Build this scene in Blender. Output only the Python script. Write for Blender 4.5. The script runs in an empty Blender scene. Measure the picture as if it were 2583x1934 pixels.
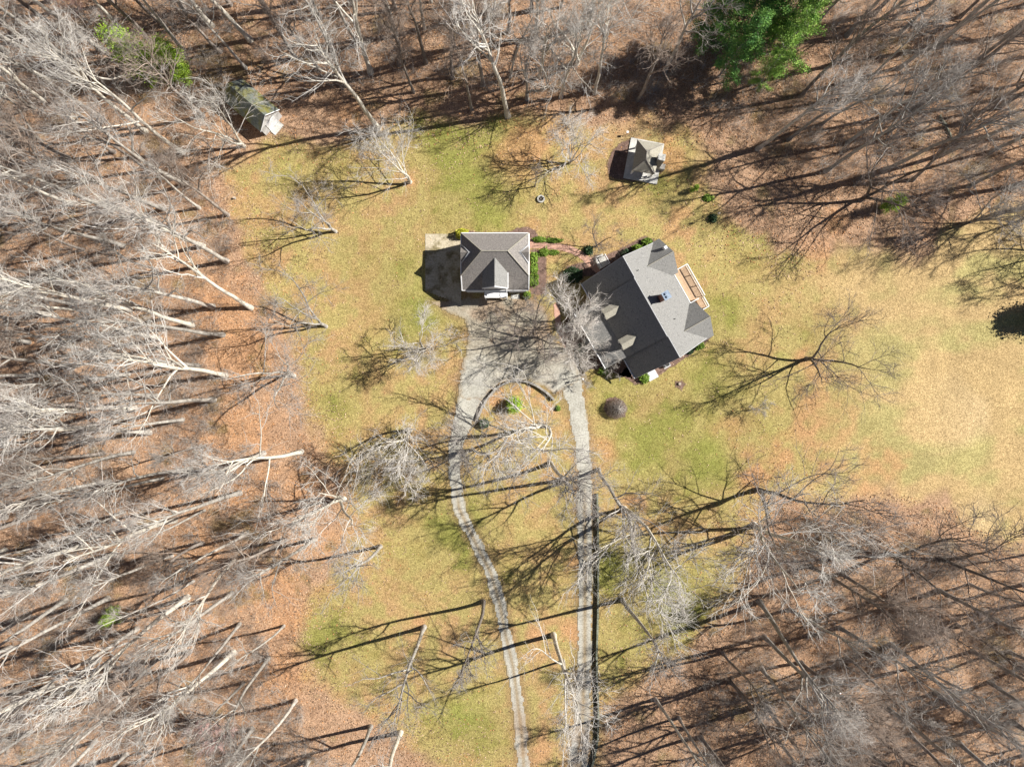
import bpy, math, random
import numpy as np
from mathutils import Vector
random.seed(7); R = np.random.RandomState(7)
SC = bpy.context.scene
# ------------------------------------------------------------------ camera, sky, sun, exposure
S = 0.06                      # metres of ground per photograph pixel
HC = 100.0                    # height of the camera above the ground
cam = bpy.data.cameras.new('camera'); camo = bpy.data.objects.new('camera', cam)
SC.collection.objects.link(camo); SC.camera = camo
camo.location = (0, 0, HC); camo.rotation_euler = (0, 0, 0)
cam.sensor_width = 36; cam.lens = 36 * HC / (2583 * S); cam.clip_end = 5000; cam.clip_start = 1
SUN_EL = math.radians(42); AZ = math.radians(13.5)      # sun low in the east, a little to the north
w = bpy.data.worlds.new('World'); SC.world = w; w.use_nodes = True
nt = w.node_tree; bgn = nt.nodes['Background']
sky = nt.nodes.new('ShaderNodeTexSky'); sky.sky_type = 'NISHITA'; sky.sun_disc = False
sky.air_density = 0.5; sky.dust_density = 0.1; sky.ozone_density = 4; sky.sun_elevation = SUN_EL; sky.sun_rotation = math.radians(90) - AZ
nt.links.new(sky.outputs[0], bgn.inputs[0]); bgn.inputs[1].default_value = 0.05
sl = bpy.data.lights.new('sun', 'SUN'); sl.energy = 5.0; sl.angle = math.radians(0.5); sl.color = (1, 0.965, 0.92)
so = bpy.data.objects.new('sun', sl); SC.collection.objects.link(so)
dv = Vector((-math.cos(AZ) * math.cos(SUN_EL), -math.sin(AZ) * math.cos(SUN_EL), -math.sin(SUN_EL)))
so.rotation_euler = dv.to_track_quat('-Z', 'Y').to_euler(); so.location = (100, 30, 100)
vs = SC.view_settings; vs.view_transform = 'Standard'; vs.look = 'None'; vs.gamma = 1; vs.use_curve_mapping = False
vs.exposure = 0.80
SC.cycles.max_bounces = 3; SC.cycles.transparent_max_bounces = 4
COL = SC.collection

# ------------------------------------------------------------------ helpers
def G(gx, gy, h=0.0):                      # ground coordinates (photograph pixels) to metres
    return ((gx - 1291.5) * S, (967 - gy) * S, h)
def A(px, py, h):                          # a point seen at px,py that stands h metres high
    k = 1 - h / HC
    return ((px - 1291.5) * S * k, (967 - py) * S * k, h)

def lin(r, g, b):
    f = lambda c: (c / 255 / 12.92) if c / 255 <= 0.04045 else ((c / 255 + 0.055) / 1.055) ** 2.4
    return (f(r), f(g), f(b))

def npmesh(name, V, F, mat, smooth=False):
    V = np.asarray(V, dtype=np.float32).reshape(-1, 3); F = np.asarray(F, dtype=np.int32)
    n = F.shape[1]; me = bpy.data.meshes.new(name)
    me.vertices.add(len(V)); me.vertices.foreach_set('co', V.ravel())
    me.loops.add(F.size); me.loops.foreach_set('vertex_index', F.ravel())
    me.polygons.add(len(F)); me.polygons.foreach_set('loop_start', np.arange(0, F.size, n, dtype=np.int32))
    if smooth: me.polygons.foreach_set('use_smooth', np.ones(len(F), dtype=bool))
    me.update(calc_edges=True); me.materials.append(mat)
    return me

class PB:                                  # polygon buffer for architecture
    def __init__(s): s.v = []; s.f = []
    def poly(s, pts): b = len(s.v); s.v += [tuple(p) for p in pts]; s.f.append(list(range(b, b + len(pts))))
    def box(s, c, d, rz=0.0, tilt=None):
        cx, cy, cz = c; dx, dy, dz = d[0] / 2, d[1] / 2, d[2] / 2; b = len(s.v); ca, sa = math.cos(rz), math.sin(rz)
        for z in (-dz, dz):
            for x, y in ((-dx, -dy), (dx, -dy), (dx, dy), (-dx, dy)):
                s.v.append((cx + x * ca - y * sa, cy + x * sa + y * ca, cz + z))
        for q in ((3, 2, 1, 0), (4, 5, 6, 7), (0, 1, 5, 4), (1, 2, 6, 5), (2, 3, 7, 6), (3, 0, 4, 7)): s.f.append([b + i for i in q])
        return s
    def bx(s, x0, x1, y0, y1, z0, z1): return s.box(((x0 + x1) / 2, (y0 + y1) / 2, (z0 + z1) / 2), (x1 - x0, y1 - y0, z1 - z0))
    def slab(s, pts, th, down=True):       # polygon given a thickness below it
        b = len(s.v); n = len(pts); s.v += [tuple(p) for p in pts] + [(p[0], p[1], p[2] - th) for p in pts]
        s.f.append(list(range(b, b + n))); s.f.append([b + n + i for i in reversed(range(n))])
        for i in range(n): j = (i + 1) % n; s.f.append([b + i, b + n + i, b + n + j, b + j])
        return s
    def prism(s, prof, x0, x1, axis='x'):  # profile in the other two axes
        n = len(prof); b = len(s.v)
        for x in (x0, x1):
            for p in prof: s.v.append((x, p[0], p[1]) if axis == 'x' else (p[0], x, p[1]))
        s.f.append(list(range(b, b + n))); s.f.append([b + n + i for i in reversed(range(n))])
        for i in range(n): j = (i + 1) % n; s.f.append([b + i, b + n + i, b + n + j, b + j])
        return s
    def bar(s, p, q, r, n=6):
        p = Vector(p); q = Vector(q); d = (q - p).normalized(); a = d.orthogonal().normalized(); c = d.cross(a); b = len(s.v)
        for e in (p, q):
            for i in range(n):
                t = 2 * math.pi * i / n; s.v.append(tuple(e + a * math.cos(t) * r + c * math.sin(t) * r))
        for i in range(n): j = (i + 1) % n; s.f.append([b + i, b + j, b + n + j, b + n + i])
        s.f.append([b + n + i for i in range(n)]); s.f.append([b + i for i in reversed(range(n))])
        return s
    def mesh(s, name, mat):
        me = bpy.data.meshes.new(name); me.from_pydata(s.v, [], s.f)
        import bmesh
        bm = bmesh.new(); bm.from_mesh(me); bmesh.ops.recalc_face_normals(bm, faces=bm.faces); bm.to_mesh(me); bm.free()
        me.materials.append(mat); return me
    def build(s, name, mat, parent=None): return ob(name, s.mesh(name, mat), parent)

def ob(name, me, parent=None, loc=None, rz=None, scale=None):
    o = bpy.data.objects.new(name, me); COL.objects.link(o)
    if parent: o.parent = parent
    if loc: o.location = loc
    if rz is not None: o.rotation_euler[2] = rz
    if scale is not None: o.scale = (scale,) * 3 if not isinstance(scale, tuple) else scale
    return o
def tag(o, label, cat, group=None):
    o['label'] = label; o['category'] = cat
    if group: o['group'] = group
    return o
def thing(name, label, cat, loc, rz=0, group=None):
    return tag(ob(name, None, None, loc, rz), label, cat, group)
def kind(o, k): o['kind'] = k; return o

# ------------------------------------------------------------------ materials
def mat(name, c1, c2=None, scale=3.0, rough=0.85, bump=0.0, bscale=None, c3=None, vary=0.0, coord='Object', attr=None, detail=6, spec=0.25, fine=None):
    m = bpy.data.materials.new(name); m.use_nodes = True; t = m.node_tree; N = t.nodes; L = t.links
    p = N['Principled BSDF']; p.inputs['Roughness'].default_value = rough
    p.inputs['Specular IOR Level'].default_value = spec
    tc = N.new('ShaderNodeTexCoord'); src = tc.outputs[coord]
    def noise(sc, det=detail, ro=0.6):
        n = N.new('ShaderNodeTexNoise'); n.inputs['Scale'].default_value = sc; n.inputs['Detail'].default_value = det
        n.inputs['Roughness'].default_value = ro; L.new(src, n.inputs['Vector']); return n.outputs['Fac']
    def ramp(f, a, b, lo=0.35, hi=0.65):
        r = N.new('ShaderNodeValToRGB'); r.color_ramp.elements[0].position = lo; r.color_ramp.elements[1].position = hi
        r.color_ramp.elements[0].color = (*a, 1); r.color_ramp.elements[1].color = (*b, 1); L.new(f, r.inputs[0]); return r.outputs[0]
    if attr:
        a = N.new('ShaderNodeAttribute'); a.attribute_name = attr; col = a.outputs['Color']
    else:
        col = ramp(noise(scale), c1, c2 or c1)
    if c3:
        mx = N.new('ShaderNodeMix'); mx.data_type = 'RGBA'; L.new(ramp(noise(scale * 0.23, 3), (0, 0, 0), (1, 1, 1), 0.45, 0.62), mx.inputs[0])
        L.new(col, mx.inputs[6]); mx.inputs[7].default_value = (*c3, 1); col = mx.outputs[2]
    for sc, lo, hi in (fine or []):
        mx = N.new('ShaderNodeMix'); mx.data_type = 'RGBA'; mx.blend_type = 'MULTIPLY'; mx.inputs[0].default_value = 1
        L.new(col, mx.inputs[6]); L.new(ramp(noise(sc, 3, 0.7), lo, hi, 0.32, 0.66), mx.inputs[7]); col = mx.outputs[2]
    if vary:
        oi = N.new('ShaderNodeObjectInfo'); mr = N.new('ShaderNodeMapRange'); mr.inputs[3].default_value = 1 - vary; mr.inputs[4].default_value = 1 + vary
        L.new(oi.outputs['Random'], mr.inputs[0]); mx = N.new('ShaderNodeMix'); mx.data_type = 'RGBA'; mx.blend_type = 'MULTIPLY'; mx.inputs[0].default_value = 1
        L.new(col, mx.inputs[6]); L.new(mr.outputs[0], mx.inputs[7]); col = mx.outputs[2]
    L.new(col, p.inputs['Base Color'])
    if bump:
        b = N.new('ShaderNodeBump'); b.inputs['Strength'].default_value = 1; b.inputs['Distance'].default_value = bump
        L.new(noise(bscale or scale * 4, 4, 0.7), b.inputs['Height']); L.new(b.outputs[0], p.inputs['Normal'])
    return m

M = {}
M['ground'] = mat('leaf_and_grass_ground', None, attr='Col', rough=1, bump=0.10, bscale=3.2, spec=0.05,
                  fine=[(5.5, (0.50, 0.49, 0.46), (1.42, 1.42, 1.44)), (1.7, (0.80, 0.79, 0.78), (1.15, 1.17, 1.19))])
M['gravel'] = mat('gravel', None, attr='Col', rough=1, bump=0.04, bscale=5, spec=0.1,
                  fine=[(4.0, (0.74, 0.73, 0.72), (1.22, 1.23, 1.24)), (0.5, (0.86, 0.85, 0.84), (1.08, 1.09, 1.1))])
M['bark'] = mat('pale_bark', (0.26, 0.235, 0.20), (0.50, 0.47, 0.41), 1.6, bump=0.03, bscale=6, vary=0.3)
M['bark_mid'] = mat('brown_grey_bark', (0.17, 0.14, 0.115), (0.32, 0.28, 0.24), 1.8, bump=0.03, bscale=6, vary=0.3)
M['bark_shaded'] = mat('shade_toned_bark', (0.09, 0.075, 0.06), (0.19, 0.165, 0.14), 1.8, bump=0.03, bscale=6, vary=0.2)  # shade on the side away from the sun, put into the bark colour
M['twig_shaded'] = mat('shade_toned_fine_twigs', (0.15, 0.12, 0.10), (0.27, 0.23, 0.20), 1.5, vary=0.15)  # twig colour darkened to stand in for shade
M['bark_white'] = mat('white_bark', (0.46, 0.42, 0.34), (0.68, 0.63, 0.53), 2.5, bump=0.015, bscale=9, vary=0.12)
M['twig'] = mat('grey_twigs', (0.28, 0.25, 0.22), (0.46, 0.42, 0.37), 1.5, vary=0.2)
M['twig_white'] = mat('whitish_twigs', (0.44, 0.41, 0.36), (0.64, 0.60, 0.54), 1.5, vary=0.15)
M['twig_brown'] = mat('brown_twigs', (0.24, 0.18, 0.14), (0.38, 0.31, 0.25), 1.5, vary=0.2)
M['twig_pink'] = mat('pink_budding_twigs', (0.46, 0.29, 0.26), (0.58, 0.41, 0.37), 1.5, vary=0.15)
M['twig_soft'] = mat('ashy_fine_twigs', (0.50, 0.46, 0.40), (0.66, 0.61, 0.55), 1.5, vary=0.08)
M['needle'] = mat('pine_needles', (0.06, 0.19, 0.05), (0.24, 0.44, 0.08), 0.8, rough=0.6, vary=0.15)
M['cedar'] = mat('cedar_foliage', (0.18, 0.30, 0.03), (0.40, 0.56, 0.06), 1.2, rough=0.7, vary=0.15)
M['box'] = mat('boxwood_leaves', (0.10, 0.18, 0.02), (0.20, 0.29, 0.04), 2.5, rough=0.6, vary=0.15)
M['darkleaf'] = mat('dark_evergreen_leaves', (0.015, 0.04, 0.02), (0.05, 0.09, 0.03), 2.5, rough=0.5, vary=0.15)
M['yellowleaf'] = mat('golden_leaves', (0.32, 0.33, 0.02), (0.50, 0.48, 0.05), 2.5, rough=0.6)
M['shingle'] = mat('grey_shingles', (0.15, 0.148, 0.14), (0.29, 0.283, 0.262), 5.5, rough=0.95, bump=0, c3=(0.23, 0.225, 0.21), spec=0.1)
M['shingle_brown'] = mat('brown_grey_shingles', (0.16, 0.148, 0.135), (0.28, 0.255, 0.23), 5.5, rough=0.95, bump=0, spec=0.1)
M['shingle_tan'] = mat('tan_shingles', (0.27, 0.25, 0.20), (0.38, 0.355, 0.285), 5, rough=0.95, bump=0, spec=0.1)
M['shingle_moss'] = mat('mossy_shingles', (0.10, 0.115, 0.10), (0.19, 0.20, 0.17), 3, rough=0.95, bump=0, c3=(0.17, 0.16, 0.05), spec=0.1)
M['white'] = mat('white_paint', (0.72, 0.72, 0.71), (0.80, 0.80, 0.79), 2, rough=0.6)
M['siding'] = mat('pale_siding', (0.52, 0.51, 0.48), (0.60, 0.59, 0.56), 3, rough=0.7)
M['flash'] = mat('lead_flashing', (0.33, 0.33, 0.33), (0.42, 0.42, 0.42), 4, rough=0.6)
M['glass'] = mat('window_glass', (0.03, 0.04, 0.05), (0.05, 0.06, 0.07), 1, rough=0.08, spec=0.6)
M['wood'] = mat('cedar_deck_boards', (0.46, 0.31, 0.19), (0.60, 0.43, 0.28), 2.5, rough=0.8, vary=0.08)
M['stone'] = mat('grey_fieldstone', (0.22, 0.20, 0.175), (0.40, 0.375, 0.33), 3, rough=0.95, bump=0.02, vary=0.25)
M['mossstone'] = mat('mossy_stone', (0.13, 0.14, 0.10), (0.26, 0.27, 0.20), 3, rough=0.95, bump=0.02, vary=0.25)
M['concrete'] = mat('weathered_concrete', (0.46, 0.45, 0.40), (0.60, 0.58, 0.53), 1.6, rough=0.9, fine=[(6, (0.85, 0.85, 0.85), (1.08, 1.08, 1.08))])
M['mulch'] = mat('bark_mulch', (0.10, 0.06, 0.045), (0.22, 0.15, 0.12), 5, rough=1, bump=0.05, bscale=7)
M['bluestone'] = mat('bluestone_cap', (0.20, 0.25, 0.32), (0.32, 0.38, 0.45), 3, rough=0.8)
M['brickred'] = mat('chimney_brick', (0.22, 0.10, 0.075), (0.34, 0.18, 0.14), 6, rough=0.9)
M['metal'] = mat('grey_metal', (0.30, 0.31, 0.32), (0.42, 0.43, 0.44), 5, rough=0.5)
M['dark'] = mat('dark_iron', (0.02, 0.02, 0.02), (0.05, 0.045, 0.04), 5, rough=0.6)
M['log'] = mat('bleached_log', (0.38, 0.30, 0.22), (0.56, 0.48, 0.38), 3, rough=0.9, bump=0.02, vary=0.2)
def brickpath():
    m = mat('brick_paving', (0.42, 0.20, 0.13), (0.58, 0.33, 0.24), 3, rough=0.9, vary=0.0); t = m.node_tree; N = t.nodes; L = t.links
    b = N.new('ShaderNodeTexBrick'); tc = N.new('ShaderNodeTexCoord'); L.new(tc.outputs['Object'], b.inputs['Vector'])
    b.inputs['Scale'].default_value = 4.5; b.inputs['Color1'].default_value = (0.40, 0.19, 0.13, 1); b.inputs['Color2'].default_value = (0.58, 0.34, 0.24, 1)
    b.inputs['Mortar'].default_value = (0.40, 0.33, 0.27, 1); L.new(b.outputs[0], N['Principled BSDF'].inputs['Base Color']); return m
M['brickpath'] = brickpath()

# ------------------------------------------------------------------ value noise for the ground cover
def vnoise(x, y, sc, seed):
    r = np.random.RandomState(seed); T = r.rand(256, 256); x = x / sc + 500; y = y / sc + 500
    xi = np.floor(x).astype(int); yi = np.floor(y).astype(int); fx = x - xi; fy = y - yi; fx = fx * fx * (3 - 2 * fx); fy = fy * fy * (3 - 2 * fy)
    g = lambda a, b: T[a % 256, b % 256]
    return (g(xi, yi) * (1 - fx) + g(xi + 1, yi) * fx) * (1 - fy) + (g(xi, yi + 1) * (1 - fx) + g(xi + 1, yi + 1) * fx) * fy
def fbm(x, y, sc, seed, o=4):
    s = 0; a = 1; n = 0
    for i in range(o): s = s + a * vnoise(x, y, sc / 2 ** i, seed + i); n += a; a *= 0.55
    return s / n
def polydist(px, py, P):                   # signed distance (inside positive) to a closed polygon, pixels
    P = np.array(P, float); n = len(P); d = np.full(px.shape, 1e9); ins = np.zeros(px.shape, bool)
    for i in range(n):
        a = P[i]; b = P[(i + 1) % n]; e = b - a; t = np.clip(((px - a[0]) * e[0] + (py - a[1]) * e[1]) / (e @ e + 1e-9), 0, 1)
        d = np.minimum(d, np.hypot(px - a[0] - t * e[0], py - a[1] - t * e[1]))
        c = ((a[1] > py) != (b[1] > py)) & (px < (b[0] - a[0]) * (py - a[1]) / (b[1] - a[1] + 1e-9) + a[0]); ins ^= c
    return np.where(ins, d, -d)
def linedist(px, py, P):                   # (distance - half width, lateral offset / half width) to a polyline with widths
    best = np.full(px.shape, 1e9); lat = np.zeros(px.shape)
    for (x0, y0, w0), (x1, y1, w1) in zip(P[:-1], P[1:]):
        ex, ey = x1 - x0, y1 - y0; L2 = ex * ex + ey * ey; t = np.clip(((px - x0) * ex + (py - y0) * ey) / L2, 0, 1)
        d = np.hypot(px - x0 - t * ex, py - y0 - t * ey); ww = w0 + t * (w1 - w0); s = d - ww; m = s < best
        side = np.sign((px - x0) * ey - (py - y0) * ex); best = np.where(m, s, best); lat = np.where(m, side * d / ww, lat)
    return best, lat
def sm(a, lo, hi): t = np.clip((a - lo) / (hi - lo), 0, 1); return t * t * (3 - 2 * t)

LAWN = [(560, 430), (640, 350), (760, 330), (930, 330), (1060, 300), (1180, 310), (1330, 300), (1520, 320), (1640, 310), (1760, 345), (1790, 430), (1850, 560), (1960, 640),
        (2150, 610), (2300, 640), (2430, 560), (2620, 520), (2700, 520), (2700, 1330), (2583, 1370), (2450, 1330), (2380, 1270), (2240, 1240), (2100, 1250), (1960, 1260), (1920, 1330), (1890, 1430),
        (1850, 1520), (1760, 1590), (1690, 1680), (1620, 1730), (1530, 1760), (1500, 1990), (1180, 1990), (1080, 1900), (980, 1840), (860, 1800),
        (770, 1700), (760, 1560), (800, 1470), (830, 1400), (880, 1300), (900, 1220), (840, 1150), (770, 1050), (740, 960), (720, 880), (700, 820), (680, 700), (640, 640), (600, 540)]
def blobs(px, py, L):
    s = np.zeros(px.shape)
    for x, y, r, a in L: s = np.maximum(s, a * np.exp(-(((px - x) ** 2 + (py - y) ** 2) / r ** 2)))
    return s
GREEN = [(1130, 350, 90, 1), (1240, 330, 60, .7), (1080, 470, 70, .5), (1180, 500, 120, .8), (870, 420, 90, .6), (1250, 570, 90, .5), (1020, 700, 90, .7), (1050, 800, 70, .9), (930, 640, 80, .5), (850, 1010, 60, .7),
         (1640, 1130, 90, .8), (1760, 1180, 80, 1), (1810, 800, 60, .9), (1600, 960, 90, .8), (1690, 1040, 90, .7), (1790, 980, 80, .8), (1550, 1420, 90, .7), (1700, 1500, 90, .9), (1580, 1560, 60, .6), (1160, 1330, 80, .9), (1250, 1450, 60, .5),
         (1060, 1420, 70, .5), (820, 1610, 70, .8), (900, 1660, 70, .5), (1190, 1830, 90, .8), (1690, 420, 60, .9), (1860, 470, 60, .8), (1930, 560, 70, .8), (1990, 620, 60, .6), (2250, 650, 60, .8), (1900, 1090, 80, .6), (700, 420, 60, .5), (2060, 850, 60, .6), (1560, 1640, 60, .6), (2000, 980, 90, .4)]
ORNG = [(1330, 365, 90, 1), (1260, 400, 50, .6), (1700, 400, 55, 1), (1690, 350, 40, .8), (1840, 1080, 60, .5), (1890, 1140, 40, .9), (1905, 1200, 45, 1), (1950, 1150, 90, .7), (2080, 1050, 110, .8), (2200, 1180, 110, .7), (2050, 960, 60, .5), (560, 800, 120, 1), (620, 900, 110, 1),
        (600, 1080, 120, .9), (640, 1230, 110, .8), (700, 1500, 90, 1), (730, 1560, 60, 1), (820, 1380, 70, .6), (690, 1700, 110, .7), (500, 1380, 100, .8), (600, 1480, 80, .9), (1060, 1565, 30, .9), (940, 1810, 50, .6), (1440, 1420, 30, .8),
        (1520, 1130, 45, .8), (1600, 1270, 60, .7), (1630, 1330, 60, .7), (1440, 1600, 40, .8), (1360, 1600, 60, .5), (1350, 1880, 60, .6), (1060, 440, 30, .3), (1350, 560, 50, .4), (1720, 560, 70, .5), (2110, 560, 50, .8), (700, 1290, 60, .5), (760, 1230, 60, .8),
        (900, 360, 60, .7), (640, 300, 60, .7), (880, 280, 60, .7), (640, 480, 40, .6), (520, 1580, 110, .6), (1770, 700, 60, .3), (2060, 640, 60, .7), (1035, 460, 22, .8), (2035, 900, 35, .7), (1300, 978, 26, 1), (1265, 988, 22, 1), (1242, 1012, 20, 1), (1226, 1040, 18, 1), (1335, 982, 22, 1), (1365, 1000, 24, .9), (1385, 1025, 24, .9), (1300, 1020, 22, .6), (1430, 1050, 20, .6)]
ROADL = [(1200, 945, 40), (1187, 1000, 33), (1168, 1060, 27), (1148, 1130, 19), (1146, 1190, 17), (1158, 1282, 17), (1200, 1370, 17), (1238, 1444, 17), (1260, 1520, 17), (1275, 1600, 17), (1294, 1680, 17), (1306, 1770, 17), (1316, 1850, 18), (1332, 2100, 19)]
ROADR = [(1425, 900, 34), (1440, 960, 29), (1454, 1030, 24), (1468, 1100, 22), (1474, 1200, 20), (1476, 1400, 20), (1475, 1650, 20), (1470, 1800, 22), (1462, 1900, 26), (1450, 2100, 30)]
PARK = [(1080, 762), (1160, 752), (1230, 746), (1300, 746), (1345, 752), (1372, 772), (1385, 820), (1400, 852), (1440, 880), (1458, 920), (1462, 960), (1420, 985), (1395, 1000), (1370, 978), (1335, 960), (1300, 957), (1262, 968), (1235, 990),
        (1222, 1010), (1160, 1010), (1158, 960), (1172, 900), (1180, 850), (1170, 810), (1130, 790)]

def groundcol(px, py):
    n1 = fbm(px, py, 90, 11); n2 = fbm(px, py, 28, 21); n3 = fbm(px, py, 260, 31, 3)
    d = polydist(px, py, LAWN) + (n1 - 0.5) * 110 + (n2 - 0.5) * 50
    lawn = sm(d, -28, 28)[..., None]
    C = lambda *c: np.array(lin(*c))
    litter = C(202, 166, 134) * (1 - n1[..., None]) + C(168, 132, 103) * n1[..., None]
    litter = litter * (0.80 + 0.4 * n2[..., None])
    grass = C(180, 163, 104) + (C(194, 158, 112) - C(180, 163, 104)) * sm(n2, .35, .7)[..., None]
    g = (sm(blobs(px, py, [(a, b, r_ * 1.35, k) for a, b, r_, k in GREEN]) * .95 + (n2 - 0.5) * 1.3 + (n1 - .5) * .9, 0.12, 1.05))[..., None]
    grass = grass * (1 - g * .85) + C(140, 146, 70) * g * .8
    field = sm(px + (n1 - .5) * 300, 1950, 2250)[..., None]
    n4 = fbm(px + py * .35, py * 1.8, 150, 45)[..., None]; fg = C(203, 174, 124) + (C(188, 174, 116) - C(203, 174, 124)) * sm(n4, .4, .62)
    fg = fg + (C(212, 186, 142) - fg) * (sm(n3, .45, .62) * sm(px, 2250, 2583))[..., None] * .7
    grass = grass * (1 - field) + fg * (0.84 + .32 * n2[..., None]) * field
    grass = grass * (0.86 + 0.28 * n1[..., None])
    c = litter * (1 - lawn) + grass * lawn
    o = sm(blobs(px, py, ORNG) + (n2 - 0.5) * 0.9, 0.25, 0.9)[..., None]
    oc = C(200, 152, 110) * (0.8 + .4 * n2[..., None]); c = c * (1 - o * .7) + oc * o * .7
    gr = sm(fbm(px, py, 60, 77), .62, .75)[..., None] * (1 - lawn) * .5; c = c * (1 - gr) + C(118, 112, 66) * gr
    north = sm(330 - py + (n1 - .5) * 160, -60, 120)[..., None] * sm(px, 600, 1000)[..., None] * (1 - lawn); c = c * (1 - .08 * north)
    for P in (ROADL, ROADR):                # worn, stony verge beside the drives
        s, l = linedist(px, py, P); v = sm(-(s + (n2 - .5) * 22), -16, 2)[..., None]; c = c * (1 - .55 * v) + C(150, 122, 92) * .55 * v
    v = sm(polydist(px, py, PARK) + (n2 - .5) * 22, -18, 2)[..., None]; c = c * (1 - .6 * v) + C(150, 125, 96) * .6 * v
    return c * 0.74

def colmesh(name, V, F, col, m):
    me = npmesh(name, V, F, m); a = me.color_attributes.new('Col', 'FLOAT_COLOR', 'POINT')
    a.data.foreach_set('color', np.concatenate([col, np.ones((len(col), 1))], 1).astype(np.float32).ravel()); return me

def build_ground():
    def axis(lo, hi, st):
        a = list(np.arange(lo, hi + 1e-6, st)); e = st; 
        while a[-1] < 3000: e *= 1.5; a.append(a[-1] + e)
        e = st
        while a[0] > -3000: e *= 1.5; a.insert(0, a[0] - e)
        return np.array(a)
    xs = axis(-84, 84, 0.42); ys = axis(-64, 64, 0.42)
    X, Y = np.meshgrid(xs, ys); Z = np.zeros_like(X); px = X / S + 1291.5; py = 967 - Y / S
    Z = (fbm(px, py, 22, 5, 3) - 0.5) * 0.05 * (np.abs(X) < 90) - 0.03
    c = groundcol(px, py).reshape(-1, 3); ny, nx = X.shape; i = np.arange(ny * nx).reshape(ny, nx)
    F = np.stack([i[:-1, :-1], i[:-1, 1:], i[1:, 1:], i[1:, :-1]], -1).reshape(-1, 4)
    me = colmesh('ground', np.stack([X, Y, Z], -1), F, c, M['ground']); kind(ob('ground', me), 'structure')
build_ground()

def sheet(name, box, mask, colf, m, z=0.008, st=0.22):
    x0, y0, x1, y1 = box; a = G(x0, y1); b = G(x1, y0)
    xs = np.arange(a[0], b[0], st); ys = np.arange(a[1], b[1], st); X, Y = np.meshgrid(xs, ys); px = X / S + 1291.5; py = 967 - Y / S
    k = mask(px, py); c = colf(px, py, k).reshape(-1, 3); ny, nx = X.shape; i = np.arange(ny * nx).reshape(ny, nx)
    keep = (k[:-1, :-1] > 0) & (k[1:, 1:] > 0) & (k[:-1, 1:] > 0) & (k[1:, :-1] > 0)
    F = np.stack([i[:-1, :-1], i[:-1, 1:], i[1:, 1:], i[1:, :-1]], -1)[keep]
    used = np.unique(F); remap = np.zeros(ny * nx, int); remap[used] = np.arange(len(used))
    V = np.stack([X, Y, np.full_like(X, z)], -1).reshape(-1, 3)[used]
    return kind(ob(name, colmesh(name, V, remap[F], c[used], m)), 'structure')
def jit(px, py, a=14): return (fbm(px, py, 26, 91) - .5) * a + (fbm(px, py, 8, 92, 2) - .5) * a * .6
CG = lambda *c: np.array(lin(*c)) * 0.78
def roadcol(P):
    def f(px, py, k):
        s, l = linedist(px, py, P); n = fbm(px, py, 30, 41)[..., None]; two = sm(py, 1180, 1300)
        mid = (np.exp(-(l / .28) ** 2) * two)[..., None] * (.55 + .5 * n)
        edge = sm(np.abs(l) + (n[..., 0] - .5) * .5, .75, 1.1)[..., None]
        c = CG(192, 188, 174) * (.86 + .28 * n); b = CG(158, 136, 100)
        c = c * (1 - mid) + b * mid; c = c * (1 - edge * .75) + groundcol(px, py) * edge * .75
        far = (sm(py, 1700, 1850)[..., None]) * sm(n, .3, .6) * .5; c = c * (1 - far) + CG(170, 140, 110) * far
        return c
    return f
sheet('driveway', (1080, 930, 1380, 2000), lambda px, py: -linedist(px, py, ROADL)[0] + jit(px, py), roadcol(ROADL), M['gravel'], .010)
sheet('driveway', (1380, 880, 1540, 2000), lambda px, py: -linedist(px, py, ROADR)[0] + jit(px, py), roadcol(ROADR), M['gravel'], .010)
def parkcol(px, py, k):
    n = fbm(px, py, 40, 51)[..., None]; n2 = fbm(px, py, 12, 52)[..., None]
    c = CG(178, 168, 148) * (.84 + .32 * n); br = sm(n + (sm(px, 1290, 1420) * .25)[..., None] + (sm(-py, -830, -760) * .2)[..., None], .52, .8); c = c * (1 - br * .55) + CG(172, 140, 112) * br * .55
    lt = (sm(py + (n2[..., 0] - .5) * 40, 850, 950) * (.45 + .55 * sm(np.abs(px - 1310), 40, 110)))[..., None]; c = c * (1 - lt) + CG(192, 188, 174) * (.86 + .28 * n) * lt
    e = sm(-k, -12, 0)[..., None]; return (c * (1 - e * .6) + groundcol(px, py) * e * .6) * (.9 + .2 * n2)
sheet('parking_area', (1070, 735, 1480, 1020), lambda px, py: polydist(px, py, PARK) + jit(px, py, 12), parkcol, M['gravel'], .015)
def padcol(px, py, k): n = fbm(px, py, 18, 61)[..., None]; return CG(205, 192, 165) * (1 - sm(n, .45, .7)) + CG(150, 138, 104) * sm(n, .45, .7)
sheet('concrete_pad', (1068, 584, 1172, 775), lambda px, py: polydist(px, py, [(1072, 588), (1165, 588), (1165, 770), (1072, 735)]), padcol, M['gravel'], .020, .15)
def mulch(name, poly, z=.012):
    P = np.array(poly, float); x0, y0 = P.min(0) - 12; x1, y1 = P.max(0) + 12
    def mc(px, py, k):
        n = fbm(px, py, 7, 71)[..., None]; e = sm(-k, -5, 0)[..., None]
        return (CG(132, 108, 96) * (.6 + .8 * n)) * (1 - e * .5) + groundcol(px, py) * e * .5
    sheet(name, (x0, y0, x1, y1), lambda px, py: polydist(px, py, poly) + jit(px, py, 6), mc, M['ground'], z, .15)
mulch('mulch_bed', [(1594, 345), (1560, 360), (1538, 385), (1528, 415), (1533, 440), (1548, 452), (1600, 462), (1640, 420), (1625, 360)])
mulch('mulch_bed', [(1160, 586), (1180, 580), (1240, 584), (1290, 582), (1305, 572), (1330, 570), (1352, 580), (1362, 598), (1356, 612), (1335, 618), (1170, 620)])
mulch('mulch_bed', [(1336, 628), (1352, 628), (1380, 650), (1380, 745), (1336, 745)])
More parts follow.
